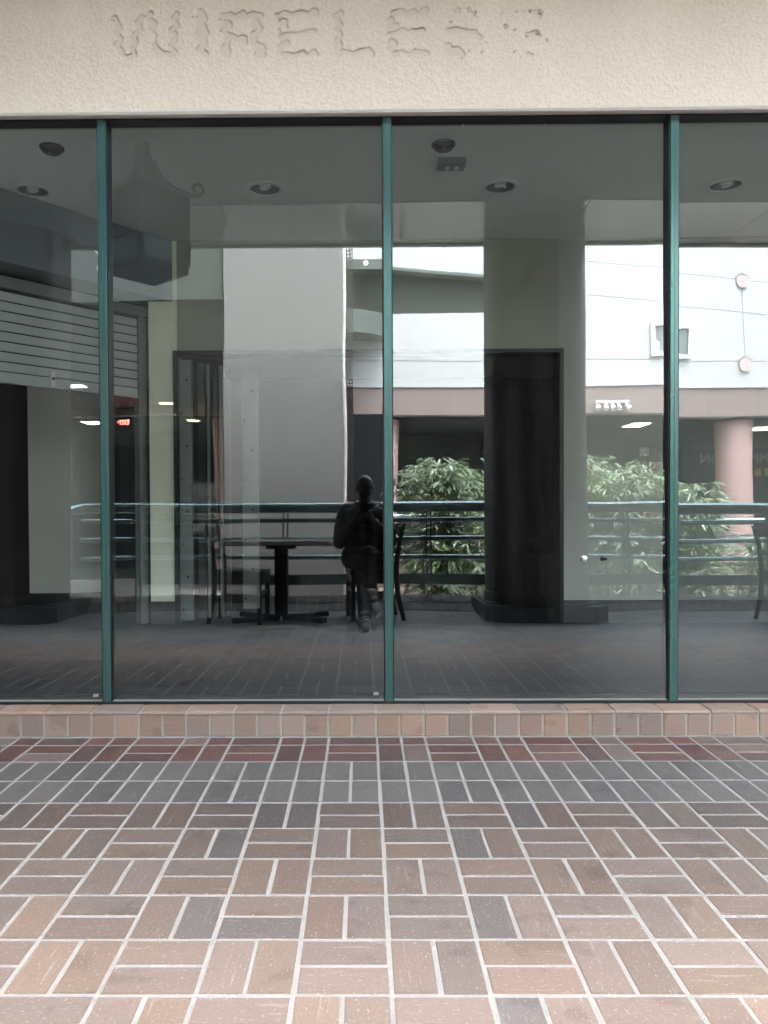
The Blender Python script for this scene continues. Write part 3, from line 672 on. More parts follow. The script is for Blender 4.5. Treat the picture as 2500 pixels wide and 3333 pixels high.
# ================================================================== WALKWAY SIDE (seen in the glass)
up = root('tiled_upstand', 'sloping upstand of square dark tiles at the foot of the railing', 'curb', (0, RET, 0))
bm = B(); prism(bm, [(RET-.004, -.02), (RET-.21, -.02), (RET-.21, .133), (RET-.006, -.0035)], 'x', -9, 12); obj('mortar_bed', bm, M['mortar'], up, world=True)
sl = math.atan2(.1365, .204)
UT = [(.14, .12, .115), (.17, .15, .145), (.12, .11, .108), (.19, .17, .16), (.15, .13, .125)]
for i in range(-80, 110):
    for k in range(2):
        x = i*MOD/2+MOD/4
        if not -8.8 < x < 11.8: continue
        L = (.06+k*.12)
        p = Vector((x, RET-.004-math.cos(sl)*L, .004+math.sin(sl)*L))
        add_brick((MOD/2-JT, .111), Matrix.Translation(p) @ Matrix.Rotation(-sl, 4, 'X'), random.choice(UT))
o = flush('tile', M['brick_field'], up); o.location = -chain(up)

# columns
def column(x, lab):
    c = root('round_column', lab, 'column', (x, -3.70, 0), group='round columns along the walkway')
    bm = lathe(B(), [(.47, .151), (.47, 3.594)], n=64); obj('shaft', bm, M['column'], c, smooth='all')
    bm = lathe(B(), [(.472, .1515), (.486, .1515), (.486, .235), (.474, .24)], n=64); obj('base_ring', bm, M['plinth'], c, smooth=40)
    bm = B(); prism(bm, [(-.545, -.42), (-.545, .43), (-.42, .545), (.42, .545), (.545, .43), (.545, -.42), (.42, -.545), (-.42, -.545)], 'z', .0, .138); obj('plinth', bm, M['plinth'], c)
    bm = B()
    for a in range(-3, 3):
        for b in range(-3, 3):
            if abs(a+.5) > 2 and abs(b+.5) > 2: continue
            box(bm, a*.17+.004, a*.17+.166, b*.17+.004, b*.17+.166, .139, .150)
    o = obj('plinth_tiles', bm, M['plinth'], c); o['kind'] = 'stuff'
    return c
c0 = column(1.985, 'thick round column on a dark plinth between the seated man and the far right chair')
for x, lab in ((-2.93, 'thick round column at the far left end of the railing'), (6.9, 'thick round column outside the right edge of the view')):
    c = copy_tree(c0); c.location.x = x; c['label'] = lab
    if x < 0:
        sh_ = [k for k in c.children if k.name.startswith('shaft')][0]; sh_.data = sh_.data.copy(); sh_.data.materials[0] = mat('pale_pink_column', (.07, .052, .048), .5, var=.06, vscale=2)
# railing
RY = -4.165
rl = root('walkway_railing', 'dark green metal railing of four rails and a flat bottom beam along the walkway', 'railing', (0, RY, 0))
def along(pts): return pts
XL, XR = -1.92, 11.5
bm = tube(B(), [(-2.62, RY+.25, .985), (-2.56, RY+.09, 1.005), (-2.46, RY+.02, 1.018), (-2.3, RY, 1.02), (XR, RY, 1.02)], .055, 16); obj('top_rail', bm, M['rail'], rl, smooth=60, world=True)
for z in (.887, .703, .521):
    bm = tube(B(), [(-2.35, RY+.42, z), (-2.2, RY+.30, z), (XL, RY, z), (XR, RY, z)], .0235, 12); obj('rail', bm, M['rail'], rl, smooth=60, world=True)
bm = B(); box(bm, XL, XR, RY-.018, RY+.018, .245, .352, .004); obj('bottom_beam', bm, M['rail'], rl, world=True)
for x in (-1.92, -.426, 1.020, 2.985, 4.45, 5.9, 7.9, 9.4, 11):
    bm = B()
    for s_ in (-.022, .022):
        pr = [(RY-.03, .10), (RY+.03, .10), (RY+.03, .86), (RY+.022, .93), (RY-.01, 1.0), (RY-.05, 1.0), (RY-.038, .93), (RY-.03, .86)]
        prism(bm, pr, 'x', x+s_-.006, x+s_+.006)
    obj('post', bm, M['rail'], rl, world=True)
# table
tb = root('pedestal_table', 'square dark cafe table on a pedestal with cross feet left of the man', 'table', (-.375, -3.24, 0))
def rrect(hx, hy, r, n=5):
    p = []
    for sx, sy, a0 in ((1, 1, 0), (-1, 1, 90), (-1, -1, 180), (1, -1, 270)):
        for k in range(n+1):
            a = R(a0+90*k/n); p.append((sx*(hx-r)+r*math.cos(a), sy*(hy-r)+r*math.sin(a)))
    return p
bm = prism(B(), rrect(.465, .33, .09), 'z', .692, .722); obj('tabletop', bm, M['tabletop'], tb)
bm = prism(B(), rrect(.462, .327, .09), 'z', .685, .6915); obj('edge_band', bm, M['iron'], tb)
bm = B(); box(bm, -.055, .055, -.055, .055, .05, .65, .006); box(bm, -.12, .12, -.12, .12, .650, .684, .004); obj('pedestal', bm, M['iron'], tb)
for a in (32, 148, 212, 328):
    bm = B(); box(bm, .03, .47, -.034, .034, .012, .058, .012, mtx=Matrix.Rotation(R(a), 4, 'Z')); obj('foot', bm, M['iron'], tb)
# chairs
def chair(loc, rz, lab):
    """local: sitter faces +x, backrest at -x"""
    c = root('dining_chair', lab, 'chair', loc, rz, 'dark wooden cafe chairs')
    bm = B(); box(bm, -.21, .22, -.215, .215, .405, .465, .022); obj('seat', bm, M['vinyl'], c, smooth=40)
    bm = B(); box(bm, -.20, .21, -.205, .205, .345, .404, .004); obj('seat_frame', bm, M['wood_dark'], c)
    for s_ in (-1, 1):
        bm = B(); box(bm, .17, .212, s_*.185-.021, s_*.185+.021, 0, .345, .004); obj('leg', bm, M['wood_dark'], c)
        bm = tube(B(), [(-.265, s_*.19, 0), (-.215, s_*.19, .22), (-.20, s_*.19, .45), (-.225, s_*.19, .68), (-.275, s_*.19, .86)], [.021, .024, .025, .023, .018], 8); obj('leg', bm, M['wood_dark'], c, smooth=50)
        bm = B(); box(bm, -.20, .18, s_*.188-.010, s_*.188+.010, .19, .225); obj('stretcher', bm, M['wood_dark'], c)
    bm = B(); box(bm, .18, .20, -.18, .18, .25, .285); obj('stretcher', bm, M['wood_dark'], c)
    for z, x, h in ((.80, -.262, .075), (.62, -.222, .05)):
        bm = B(); box(bm, x-.012, x+.012, -.18, .18, z-h/2, z+h/2, .004); obj('back_slat', bm, M['wood_dark'], c)
    return c
ch0 = chair((.43, -3.40, 0), R(172), 'dark wooden chair the man sits on, turned to the table')
for loc, rz, lab in (((-.72, -3.22, 0), R(4), 'empty dark wooden chair at the left side of the table'), ((4.12, -3.12, 0), R(8), 'dark wooden chair at the far right edge of the view')):
    c = copy_tree(ch0); c.location = loc; c.rotation_euler.z = rz; c['label'] = lab

# ------------------------------------------------------------------ the seated photographer
pe = root('person', 'bald man in glasses and a black jacket, seated with legs crossed, holding up a phone', 'person', (.37, -3.50, 0))
PX = .372
bm = B()
HC = Vector((PX, -3.50, 1.215))
sph(bm, HC, .098, (.80, .98, 1.02)); sph(bm, HC+Vector((0, .016, -.055)), .075, (.80, .95, .95)); sph(bm, HC+Vector((0, .050, -.105)), .034, (1.05, .9, .8))
cap(bm, HC+Vector((0, .092, -.018)), HC+Vector((0, .108, -.052)), .008, .013); sph(bm, HC+Vector((0, .083, -.087)), .022, (1.2, .6, .5)); sph(bm, HC+Vector((0, .083, -.099)), .018, (1.1, .6, .5))
for s_ in (-1, 1):
    sph(bm, HC+Vector((s_*.080, -.004, -.030)), .026, (.38, .7, 1.15)); sph(bm, HC+Vector((s_*.030, .078, .002)), .022, (1.3, .6, .5)); sph(bm, HC+Vector((s_*.031, .078, -.024)), .013); sph(bm, HC+Vector((s_*.042, .058, -.062)), .030)
cap(bm, (PX, -3.505, 1.13), (PX, -3.525, 1.02), .056, .064)
cap(bm, (PX-.07, -3.53, .90), (PX+.07, -3.53, .90), .115); cap(bm, (PX, -3.53, .85), (PX, -3.52, .56), .12, .12); cap(bm, (PX-.07, -3.51, .53), (PX+.07, -3.51, .53), .095)
cap(bm, (PX-.14, -3.53, .995), (PX+.14, -3.53, .995), .045)
ARM = []
for s_ in (-1, 1):
    sh = Vector((PX+s_*.185, -3.525, .965)); el = Vector((PX+s_*(.245 if s_ < 0 else .235), -3.43, .695)); wr = Vector((PX+s_*.078-.005, -3.325, .895))
    ARM.append((sh, el, wr)); cap(bm, sh, el, .048, .040); cap(bm, el, wr, .038, .026)
    # hand: palm at the side of the phone, four fingers behind it, thumb on the screen side
    pc = Vector((PX+s_*.058-.005, -3.298, .935)); cap(bm, wr, pc, .024, .026); cap(bm, pc, pc+Vector((-s_*.006, .006, .030)), .023, .020)
    for k in range(4):
        L = (.046, .054, .050, .038)[k]; b0 = pc+Vector((s_*.004, .012, .038-.019*k)); b1 = b0+Vector((-s_*.008, .019, .002)); b2 = b1+Vector((-s_*L*.55, .006, -.002)); b3 = b2+Vector((-s_*L*.38, -.001, -.003))
        cap(bm, b0, b1, .0088, .0085); cap(bm, b1, b2, .0085, .0078); cap(bm, b2, b3, .0078, .0066)
    t0 = pc+Vector((-s_*.006, -.010, .022)); t1 = t0+Vector((-s_*.014, -.004, .030)); t2 = t1+Vector((-s_*.012, .003, .022))
    cap(bm, t0, t1, .0115, .0098); cap(bm, t1, t2, .0095, .0080)
LEG = [((.285, -3.48, .525), (.345, -3.03, .525), (.372, -2.70, .115)), ((.455, -3.48, .545), (.40, -3.00, .615), (.43, -2.845, .27))]
for h, k, a in LEG: cap(bm, h, k, .075, .052); cap(bm, k, a, .050, .036)
sph(bm, (.372, -2.64, .06), .045, (1, 1.8, .8)); sph(bm, (.44, -2.79, .235), .042, (1.1, 1.5, .9))
body = remesh('body', bm, .0052, M['skin'], pe, 3)
bm = B()
cap(bm, (PX-.11, -3.53, .92), (PX+.11, -3.53, .92), .13); cap(bm, (PX-.09, -3.525, .75), (PX+.09, -3.525, .75), .145); cap(bm, (PX-.09, -3.51, .56), (PX+.09, -3.51, .56), .145); cap(bm, (PX-.17, -3.53, .985), (PX+.17, -3.53, .985), .074)
for sh, el, wr in ARM: cap(bm, sh, el, .076, .066); cap(bm, el, el.lerp(wr, .86), .064, .046); sph(bm, el.lerp(wr, .42), .064, (1.05, 1, 1)); sph(bm, sh.lerp(el, .6), .072)
for k in range(16):
    a = 2*math.pi*k/16; sph(bm, (PX+.082*math.cos(a), -3.515+.075*math.sin(a), 1.045-.014*math.sin(a)), .024, (1, 1, 1.4), 2)
jk = remesh('jacket', bm, .0085, M['jacket'], pe, 4)
for v in jk.data.vertices:
    p = v.co; n_ = noise.noise(Vector((p.x*14, p.y*14, p.z*26)))*.008+noise.noise(Vector((p.x*40, p.y*40, p.z*40)))*.0025; v.co = p+v.normal*n_
bm = B(); tube(bm, [(PX+.002, -3.395, .99), (PX, -3.385, .90), (PX, -3.378, .75), (PX, -3.37, .56)], .004, 6); obj('zip', bm, M['dark_metal'], pe, world=True)
bm = B(); cap(bm, (PX-.08, -3.50, .53), (PX+.08, -3.50, .53), .115)
for h, k, a in LEG: cap(bm, h, k, .092, .070); cap(bm, k, a, .068, .056)
jn = remesh('jeans', bm, .0085, M['jeans'], pe, 4)
for v in jn.data.vertices:
    p = v.co; v.co = p+v.normal*noise.noise(Vector((p.x*22, p.y*16, p.z*30)))*.006
def shoe(ank, toe, nm='shoe'):
    ank, toe = Vector(ank), Vector(toe); d = (toe-ank).normalized(); bm = B(); up_ = Vector((0, 0, 1)); up_ = (up_-d*up_.dot(d)).normalized()
    heel = ank-d*.055-up_*.055; ball = toe-up_*.0
    cap(bm, heel+up_*.035, ank+d*.06-up_*.03, .040, .045); cap(bm, ank+d*.06-up_*.035, ball-up_*.02, .044, .036); cap(bm, ank-up_*.02, ank+up_*.03, .042, .046)
    s_ = remesh('shoe', bm, .006, M['shoe'], pe, 3)
    bm = B(); cap(bm, heel-up_*.004, ball-up_*.052, .040, .038); bmesh.ops.scale(bm, vec=(1, 1, 1), verts=bm.verts)
    so_ = B(); L = (ball-heel).length; sd_ = d.cross(up_)
    poly = [(-.04, -.030), (.0, -.038), (.10, -.036), (.19, -.046), (L*.92, -.040), (L+.03, -.012), (L+.03, .012), (L*.92, .040), (.19, .046), (.10, .036), (0, .038), (-.04, .030)]
    bm.free(); prism(so_, poly, 'z', -.012, .016)
    mt = Matrix.Translation(heel-up_*.012) @ Matrix((d, sd_, up_)).transposed().to_4x4(); bmesh.ops.transform(so_, matrix=mt, verts=so_.verts)
    obj('sole', so_, M['white_rubber'], s_, world=True)
    st = B()
    for k in range(4):
        c1 = ank+d*(.045+.03*k)+up_*(.026-.013*k); tube(st, [c1-sd_*.034-up_*.01, c1+up_*.006, c1+sd_*.034-up_*.01], .0045, 6)
    obj('laces', st, M['white_rubber'], s_, world=True)
shoe((.372, -2.70, .098), (.378, -2.545, .052)); shoe((.425, -2.835, .262), (.475, -2.70, .178))
gs = B()
for s_ in (-1, 1):
    ce_ = HC+Vector((s_*.036, .106, -.018)); tube(gs, [ce_+Vector((.030*math.cos(a), -abs(math.cos(a))*.004, .021*math.sin(a))) for a in [2*math.pi*k/18 for k in range(19)]], .0018, 6)
    tube(gs, [ce_+Vector((s_*.030, -.004, .006)), HC+Vector((s_*.083, .05, -.010)), HC+Vector((s_*.086, -.01, -.012))], .0018, 6)
tube(gs, [HC+Vector((-.008, .106, -.012)), HC+Vector((0, .109, -.009)), HC+Vector((.008, .106, -.012))], .0018, 6)
obj('glasses', gs, M['dark_metal'], pe, world=True)
ph = root('phone', 'black smartphone held upright in both hands by the seated man', 'phone', (PX, -3.275, .97))
bm = B(); box(bm, PX-.037, PX+.037, -3.2775, -3.2695, .900, 1.050, .004); obj('case', bm, M['phone'], ph, world=True)
bm = B(); box(bm, PX-.034, PX+.034, -3.2786, -3.2777, .905, 1.045); obj('screen', bm, M['dark_glass'], ph, world=True)
bm = B()
for dx, dz in ((-.021, 1.036), (-.021, 1.014)): cyl(bm, (PX+dx, -3.2694, dz), (PX+dx, -3.2665, dz), .0068, n=14)
obj('camera_lens', bm, M['lens'], ph, world=True)

# lantern hanging from the walkway ceiling
def lantern(name, lab, loc, s, rot, rodtop):
    L = root(name, lab, 'lantern', loc, R(rot))
    r = .31*s; pr = [(r*math.cos(R(90*k)), r*math.sin(R(90*k))) for k in range(4)]
    bm = B(); prism(bm, pr, 'z', .25*s, .60*s); obj('body', bm, M['iron'], L)
    bm = B(); prism(bm, pr, 'z', 0, .07*s)
    for x, y in pr: prism(bm, [(x*.97+a*.02*s, y*.97+b*.02*s) for a, b in ((-1, -1), (1, -1), (1, 1), (-1, 1))], 'z', .07*s, .25*s)
    obj('frame', bm, M['iron'], L)
    for k in range(4):
        (x0, y0), (x1, y1) = pr[k], pr[(k+1) % 4]; bm = B(); f = .94
        prism(bm, [(x0*f, y0*f), (x1*f, y1*f), (x1*(f-.02), y1*(f-.02)), (x0*(f-.02), y0*(f-.02))], 'z', .072*s, .248*s); obj('pane', bm, M['lantern_glass'], L)
    bm = B(); rings = []
    for t in np.linspace(0, 1, 9):
        rr = s*(.33*(1-t)**1.9+.035); z = s*(.60+.30*t**1.0*(.35+.65*t)); rings.append([bm.verts.new((rr*math.cos(R(90*k)), rr*math.sin(R(90*k)), z)) for k in range(4)])
    for a, b in zip(rings, rings[1:]):
        for k in range(4): bm.faces.new((a[k], a[(k+1) % 4], b[(k+1) % 4], b[k]))
    bm.faces.new(rings[0][::-1]); bm.faces.new(rings[-1]); obj('roof', bm, M['iron'], L)
    for k in range(4):
        a = R(90*k); d = Vector((math.cos(a), math.sin(a), 0)); pts = [d*(s*(.33*(1-t)**1.9+.05))+Vector((0, 0, s*(.605+.30*t*(.35+.65*t)))) for t in np.linspace(.9, 0, 8)]
        for q_ in range(9):
            b = R(-90+q_*40); rad = s*.055*(1-q_*.07); pts.append(d*s*.365+Vector((0, 0, s*.66))+(d*math.cos(b)+Vector((0, 0, math.sin(b))))*rad)
        bm = tube(B(), pts, .013*s, 7); obj('curl', bm, M['iron'], L, smooth=60)
    bm = B(); cyl(bm, (0, 0, .86*s), (0, 0, 1.02*s), .028*s, .02*s, 10); sph(bm, (-.06*s, 0, .93*s), .03*s, (1, 1, 1.5)); obj('finial', bm, M['iron'], L)
    bm = B(); cyl(bm, (0, 0, 1.0*s), (0, 0, rodtop), .011, n=8); obj('rod', bm, M['iron'], L)
    return L
lantern('hanging_lantern', 'dark pagoda shaped lantern with curled roof corners hanging above the table', (-1.17, -1.80, 2.66), .95, -6, .948)

# ================================================================== ACROSS THE COURTYARD
pier = root('wall_pier', 'pale plain wall pier behind the railing with a bright white edge', 'wall', (-.5, -5.65, -.9))
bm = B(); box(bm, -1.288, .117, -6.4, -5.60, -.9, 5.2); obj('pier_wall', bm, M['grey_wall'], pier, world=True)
bm = B(); cyl(bm, (.138, -5.605, -.9), (.138, -5.605, 5.2), .0205, n=20); obj('white_edge', bm, M['white_metal'], pier, world=True, smooth=40)
lt = root('lattice_screen', 'narrow brown lattice screen beside the white edge of the pier', 'screen', (.20, -5.66, -.9))
bm = B()
for x in (.168, .200, .232): box(bm, x-.006, x+.006, -5.69, -5.67, -.9, 4.8)
for k in range(130): box(bm, .163, .239, -5.669, -5.660, -.88+k*.043, -.866+k*.043)
obj('lattice', bm, M['amber'], lt, world=True)['kind'] = 'stuff'
bm = B(); box(bm, .163, .238, -5.71, -5.695, -.9, 2.5); obj('backing', bm, M['amber'], lt, world=True)

# low roof over the left side of the court
bm = B(); box(bm, -9, -1.31, -15.0, -5.66, 3.53, 7.6); o = obj('left_wing', bm, M['dark_olive']); tag(o, 'dark covered wing of the building at the left side of the courtyard', 'building')
bm = B(); box(bm, -9.2, -9, -16, .3, -.9, 9.5); tag(obj('left_end_wall', bm, M['dark_wall']), 'dark end wall at the left end of the walkway', 'wall')
bm = B(); box(bm, 17, 17.2, -16, 8, -.9, 9.0); tag(obj('right_wing_wall', bm, M['white_wall']), 'white wing wall far right across the courtyard', 'wall')

OY = -15.0
bld = root('courtyard_building', 'white building across the courtyard with a pink granite band and dark shops below', 'building', (4, OY, -.9))
def spandrel(pts, nm, m=None, y0=OY, th=.35):
    bm = prism(B(), pts, 'y', y0-th, y0); return obj(nm, bm, m or M['white_wall'], bld, world=True)
# white wall pieces; the garage opening has a sloping head
ZJ = 4.586
def zt(x): return 6.95-.097*(x-5.75)     # sloping string line
spandrel([(-9, 4.03), (17, 4.03), (17, ZJ-.006), (-9, ZJ-.006)], 'spandrel')
spandrel([(-9, ZJ+.006), (9.447, ZJ+.006), (9.447, 5.70), (-9, 5.72)], 'spandrel')
spandrel([(4.6, 5.70), (9.447, 5.70), (9.447, zt(9.447)-.80), (4.6, zt(4.6)-.80)], 'spandrel')
spandrel([(4.6, zt(4.6)-.788), (9.447, zt(9.447)-.788), (9.447, zt(9.447)-.004), (4.6, zt(4.6)-.004)], 'spandrel')
spandrel([(9.459, ZJ+.006), (17, ZJ+.006), (17, zt(17)-.80), (9.459, zt(9.459)-.80)], 'spandrel')
spandrel([(9.459, zt(9.459)-.788), (17, zt(17)-.788), (17, zt(17)-.004), (9.459, zt(9.459)-.004)], 'spandrel')
spandrel([(-9, zt(.2)-.42+.12), (1.1, zt(1.1)-.56), (4.6, zt(4.6)-.56), (4.6, zt(4.6)+.006), (17, zt(17)+.006), (17, 8.0), (-9, 8.0)], 'spandrel')
bm = B(); box(bm, -9, 17, OY-.40, OY-.36, 4.05, 7.9); obj('joint_backing', bm, M['joint'], bld, world=True)
# thin dark sheet behind the opening, its colour standing in for garage shade
bm = B(); prism(bm, [(OY-.355, 5.705), (OY-.34, 6.85), (OY-.358, 6.85), (OY-.3595, 5.705)], 'x', -6, 4.598); obj('garage_dark_sheet', bm, M['garage'], bld, world=True)
bm = B(); prism(bm, [(-6, 7.0), (1.1, zt(1.1)-.64), (4.6, zt(4.6)-.64), (4.6, zt(4.6)-.565), (1.1, zt(1.1)-.565), (-6, 7.1)], 'y', OY-.3, OY+.05); obj('ledge', bm, M['green_grey'], bld, world=True)
# curved balcony at the left, light bar above it
bm = B(); pts = [(-.6+1.55*math.cos(R(a)), OY+.1+1.2*math.sin(R(a))) for a in range(0, 181, 10)]
prism(bm, pts, 'z', 5.02, 5.56); obj('curved_balcony', bm, M['green_grey'], bld, world=True, smooth=40)
bm = B(); box(bm, -2, 1.05, OY+.01, OY+.28, 6.72, 6.95); obj('lamp_beam', bm, M['green_grey'], bld, world=True)
bm = B(); cyl(bm, (.42, OY+.285, 6.86), (.42, OY+.30, 6.86), .045, n=14); obj('beam_lamp', bm, M['lamp_warm'], bld, world=True)
bm = B(); box(bm, -9, 17, OY-.3, OY+.035, 3.995, 4.03); obj('trim_strip', bm, M['white_wall'], bld, world=True)
bm = B(); box(bm, -9, 17, OY-.34, OY-.012, 3.36, 3.994); obj('band_backing', bm, M['joint'], bld, world=True)
gx_ = [-9, -6.4, -3.8, -1.2, 1.35, 2.6, 5.2, 6.45, 8.6, 9.75, 10.9, 13, 15, 17]
for a, b in zip(gx_, gx_[1:]):
    bm = B(); box(bm, a+.008, b-.008, OY-.1, OY, 3.355, 3.992, .004); obj('granite_panel', bm, M['granite'], bld, world=True)
for z in (4.50, 6.545):
    bm = B(); cyl(bm, (9.453, OY-.02, z), (9.453, OY+.05, z), .155, n=32); d_ = obj('stone_disc', bm, M['pink_disc'], bld, world=True, smooth=40)
    bm = B(); box(bm, 9.447, 9.459, OY+.0505, OY+.052, z-.15, z+.15); obj('slot', bm, M['joint'], d_, world=True)
    bm = tube(B(), [(9.453+.185*math.cos(R(a)), OY+.012, z+.185*math.sin(R(a))) for a in range(20, 161, 10)], .012, 6); obj('disc_rim', bm, M['grey_wall'], bld, world=True)
bm = B(); wx0, wx1, wz0, wz1 = 7.192, 8.207, 4.66, 5.486
for a, b, c, d in ((wx0, wx1, wz0, wz0+.095), (wx0, wx1, wz1-.095, wz1), (wx0, wx0+.10, wz0+.095, wz1-.095), (wx1-.10, wx1, wz0+.095, wz1-.095)): box(bm, a, b, OY-.02, OY+.07, c, d)
wn = obj('window', bm, M['white_metal'], bld, world=True)
bm = B(); box(bm, wx0+.10, wx1-.10, OY+.002, OY+.012, wz0+.095, wz1-.095); obj('pane', bm, mat('window_glass', (.16, .18, .18), .05, spec=.6), wn, world=True)
bm = B(); box(bm, wx0+.102, wx0+.21, OY+.013, OY+.02, wz0+.097, wz0+.35); obj('notice', bm, M['paper'], wn, world=True)
# ground-floor recess
bm = B(); box(bm, -9, 17, OY-6, OY-.345, 3.30, 3.36); obj('recess_ceiling', bm, M['dark_olive'], bld, world=True)
bm = B(); box(bm, -9, 17, -19.3, -19.05, -.9, 3.30); obj('shop_front', bm, M['dark_olive'], bld, world=True)
for a, b in ((-8.5, -5), (-4.6, -1.4), (9.75, 12.7), (13, 16)):
    bm = B(); box(bm, a, b, -19.045, -19.02, -.6, 2.95); obj('shop_glass', bm, M['dark_glass'], bld, world=True)
bm = B(); box(bm, 2.3, 4.4, -19.045, -19.03, -.6, 1.05); obj('dark_dado', bm, M['dark_wall'], bld, world=True)
bm = prism(B(), [(6.9, 1.0), (9.6, 1.0), (9.6, 2.95), (8.25, 2.95), (8.0, 2.85), (7.9, 2.65), (6.9, 2.55)], 'y', -19.045, -19.02); obj('sign_board', bm, M['dark_wall'], bld, world=True)
for k in range(7):
    bm = B(); box(bm, 9.6, 17, -19.015, -19.00, .3+k*.42, .318+k*.42); obj('shop_mullion', bm, M['dark_metal'], bld, world=True)
# pillars of the building opposite
pp = None
PG = 'pink round pillars under the building opposite'
for x, lab in ((9.47, 'pink round pillar at the right between the sign letters opposite'), (5.00, 'pink round pillar opposite, hidden behind the near column'), (.80, 'pink round pillar opposite, behind the seated man'), (-2.86, 'pink round pillar opposite, left of the pale pier')):
    if pp is None:
        pp = root('pink_pillar', lab, 'pillar', (x, OY-.6, -.9), group=PG)
        obj('shaft', lathe(B(), [(.43, 0), (.43, 4.2)], n=48), M['pink'], pp, smooth='all'); obj('base_ring', lathe(B(), [(.46, 0), (.46, .5), (.432, .52)], n=48), M['granite'], pp, smooth=40)
    else:
        c = copy_tree(pp); c.location.x = x; c['label'] = lab
bm = B(); box(bm, .12, .93, -14.55, -14.45, -.9, 3.33, .01); box(bm, .16, .89, -14.44, -14.43, -.7, 3.2); tag(obj('dark_panel', bm, M['dark_wall']), 'tall dark panel behind the seated man, partly hiding a pink pillar', 'panel')
# signs (they read the right way round for someone in the courtyard)
def sign(name, lab, lines, x, y):
    s_ = root(name, lab, 'sign', (x, y, 2.5))
    for txt, size, m, dx, z, nm in lines:
        bm = text_bm(txt, size, .02, Matrix.Translation((x+dx, y, z)) @ FACE_Y); obj(nm, bm, M[m], s_, world=True)
    return s_
sign('shop_sign', 'white rounded shop lettering on a dark board behind the bamboo', [('eocon', .46, 'sign_white', 0, 2.24, 'lettering'), ('\u5712', .30, 'sign_white', .0, 2.64, 'character'), ('\u00b7', .5, 'sign_white', .34, 2.62, 'dot')], 8.45, -18.98)
sign('shop_sign', 'dim grey capital lettering over yellow characters on the far right shop', [('IMPRESSION', .40, 'sign_dim', 0, 2.52, 'lettering'), ('\u610f \u7ae5 \u4eba', .24, 'sign_yellow', .62, 2.16, 'character')], 11.15, -18.96)
ex = root('exit_sign', 'small red glowing exit sign far back in the dark at the left', 'exit sign', (-5.2, -14.6, 3.06))
bm = B(); box(bm, -5.345, -5.055, -14.65, -14.604, 3.05, 3.23, .004); obj('case', bm, M['dark_metal'], ex, world=True)
bm = text_bm('EXIT', .165, .003, Matrix.Translation((-5.19, -14.600, 3.075)) @ FACE_Y @ Matrix.Diagonal((.72, 1, 1, 1))); obj('lettering', bm, M['exit_red'], ex, world=True)
bm = prism(B(), [(-5.325, 3.14), (-5.345, 3.155), (-5.345, 3.125)], 'y', -14.603, -14.598); obj('arrow', bm, M['exit_red'], ex, world=True)
# spotlight bar on the granite band
sp = root('spotlight_bar', 'white bar with five white spotlights on the pink granite band', 'spotlight', (6.245, OY+.1, 3.60))
bm = B(); box(bm, 5.86, 6.64, OY+.10, OY+.16, 3.585, 3.645, .006); box(bm, 5.95, 6.0, OY+.0, OY+.10, 3.595, 3.635); box(bm, 6.5, 6.55, OY+.0, OY+.10, 3.595, 3.635); obj('bar', bm, M['white_metal'], sp, world=True)
for k, x in enumerate((5.93, 6.09, 6.235, 6.39, 6.57)):
    dx = (-.02, .0, .02, .0, .05)[k]
    bm = B(); cyl(bm, (x, OY+.13, 3.585), (x, OY+.14, 3.53), .018, n=8); cyl(bm, (x, OY+.13, 3.55), (x+dx*.6, OY+.16, 3.50), .034, .05, 14); cyl(bm, (x+dx*.6, OY+.16, 3.50), (x+dx*1.4, OY+.215, 3.43), .05, .064, 14); obj('spotlight', bm, M['white_metal'], sp, world=True, smooth=40)
# lit ceiling panels and downlights under the roofs opposite
def troffer(x, y, z, w, d, lab):
    t = root('ceiling_panel_light', lab, 'ceiling light', (x, y, z), group='lit ceiling panels across the courtyard')
    bm = B(); box(bm, -w/2-.03, w/2+.03, -d/2-.03, d/2+.03, -.02, 0); obj('frame', bm, M['white_metal'], t)
    bm = B(); box(bm, -w/2, w/2, -d/2, d/2, -.026, -.0205); obj('diffuser', bm, M['tube_lit'], t)
troffer(-5.25, -11.5, 3.528, .36, .3, 'lit ceiling panel under the left wing, the nearest')
troffer(-6.35, -15.75, 3.30, .42, .6, 'lit ceiling panel far back at the left')
troffer(7.5, -16.85, 3.30, .46, .95, 'lit ceiling panel over the bamboo right of the near column')
troffer(10.95, -17.0, 3.30, .8, .7, 'lit ceiling panel right of the pink pillar')
troffer(.86, -18.4, 3.30, .16, .4, 'lit ceiling panel behind the seated man')
for x, y, z, lab in ((-4.12, -14.3, 3.528, 'warm round downlight under the left wing'), (-3.78, -15.6, 3.30, 'warm round downlight beyond the left wing')):
    d = root('round_downlight', lab, 'ceiling light', (x, y, z), group='warm round downlights')
    obj('ring', lathe(B(), [(.19, 0), (.19, -.02), (.165, -.03), (.165, 0)]), M['white_metal'], d)
    bm = B(); cyl(bm, (0, 0, -.024), (0, 0, -.012), .164, n=24); obj('lens', bm, M['lamp_warm'], d)
lantern('wall_lantern', 'small dark lantern with curled corners hanging by the dark shop opposite', (3.95, -18.2, 2.50), .95, 20, .79)
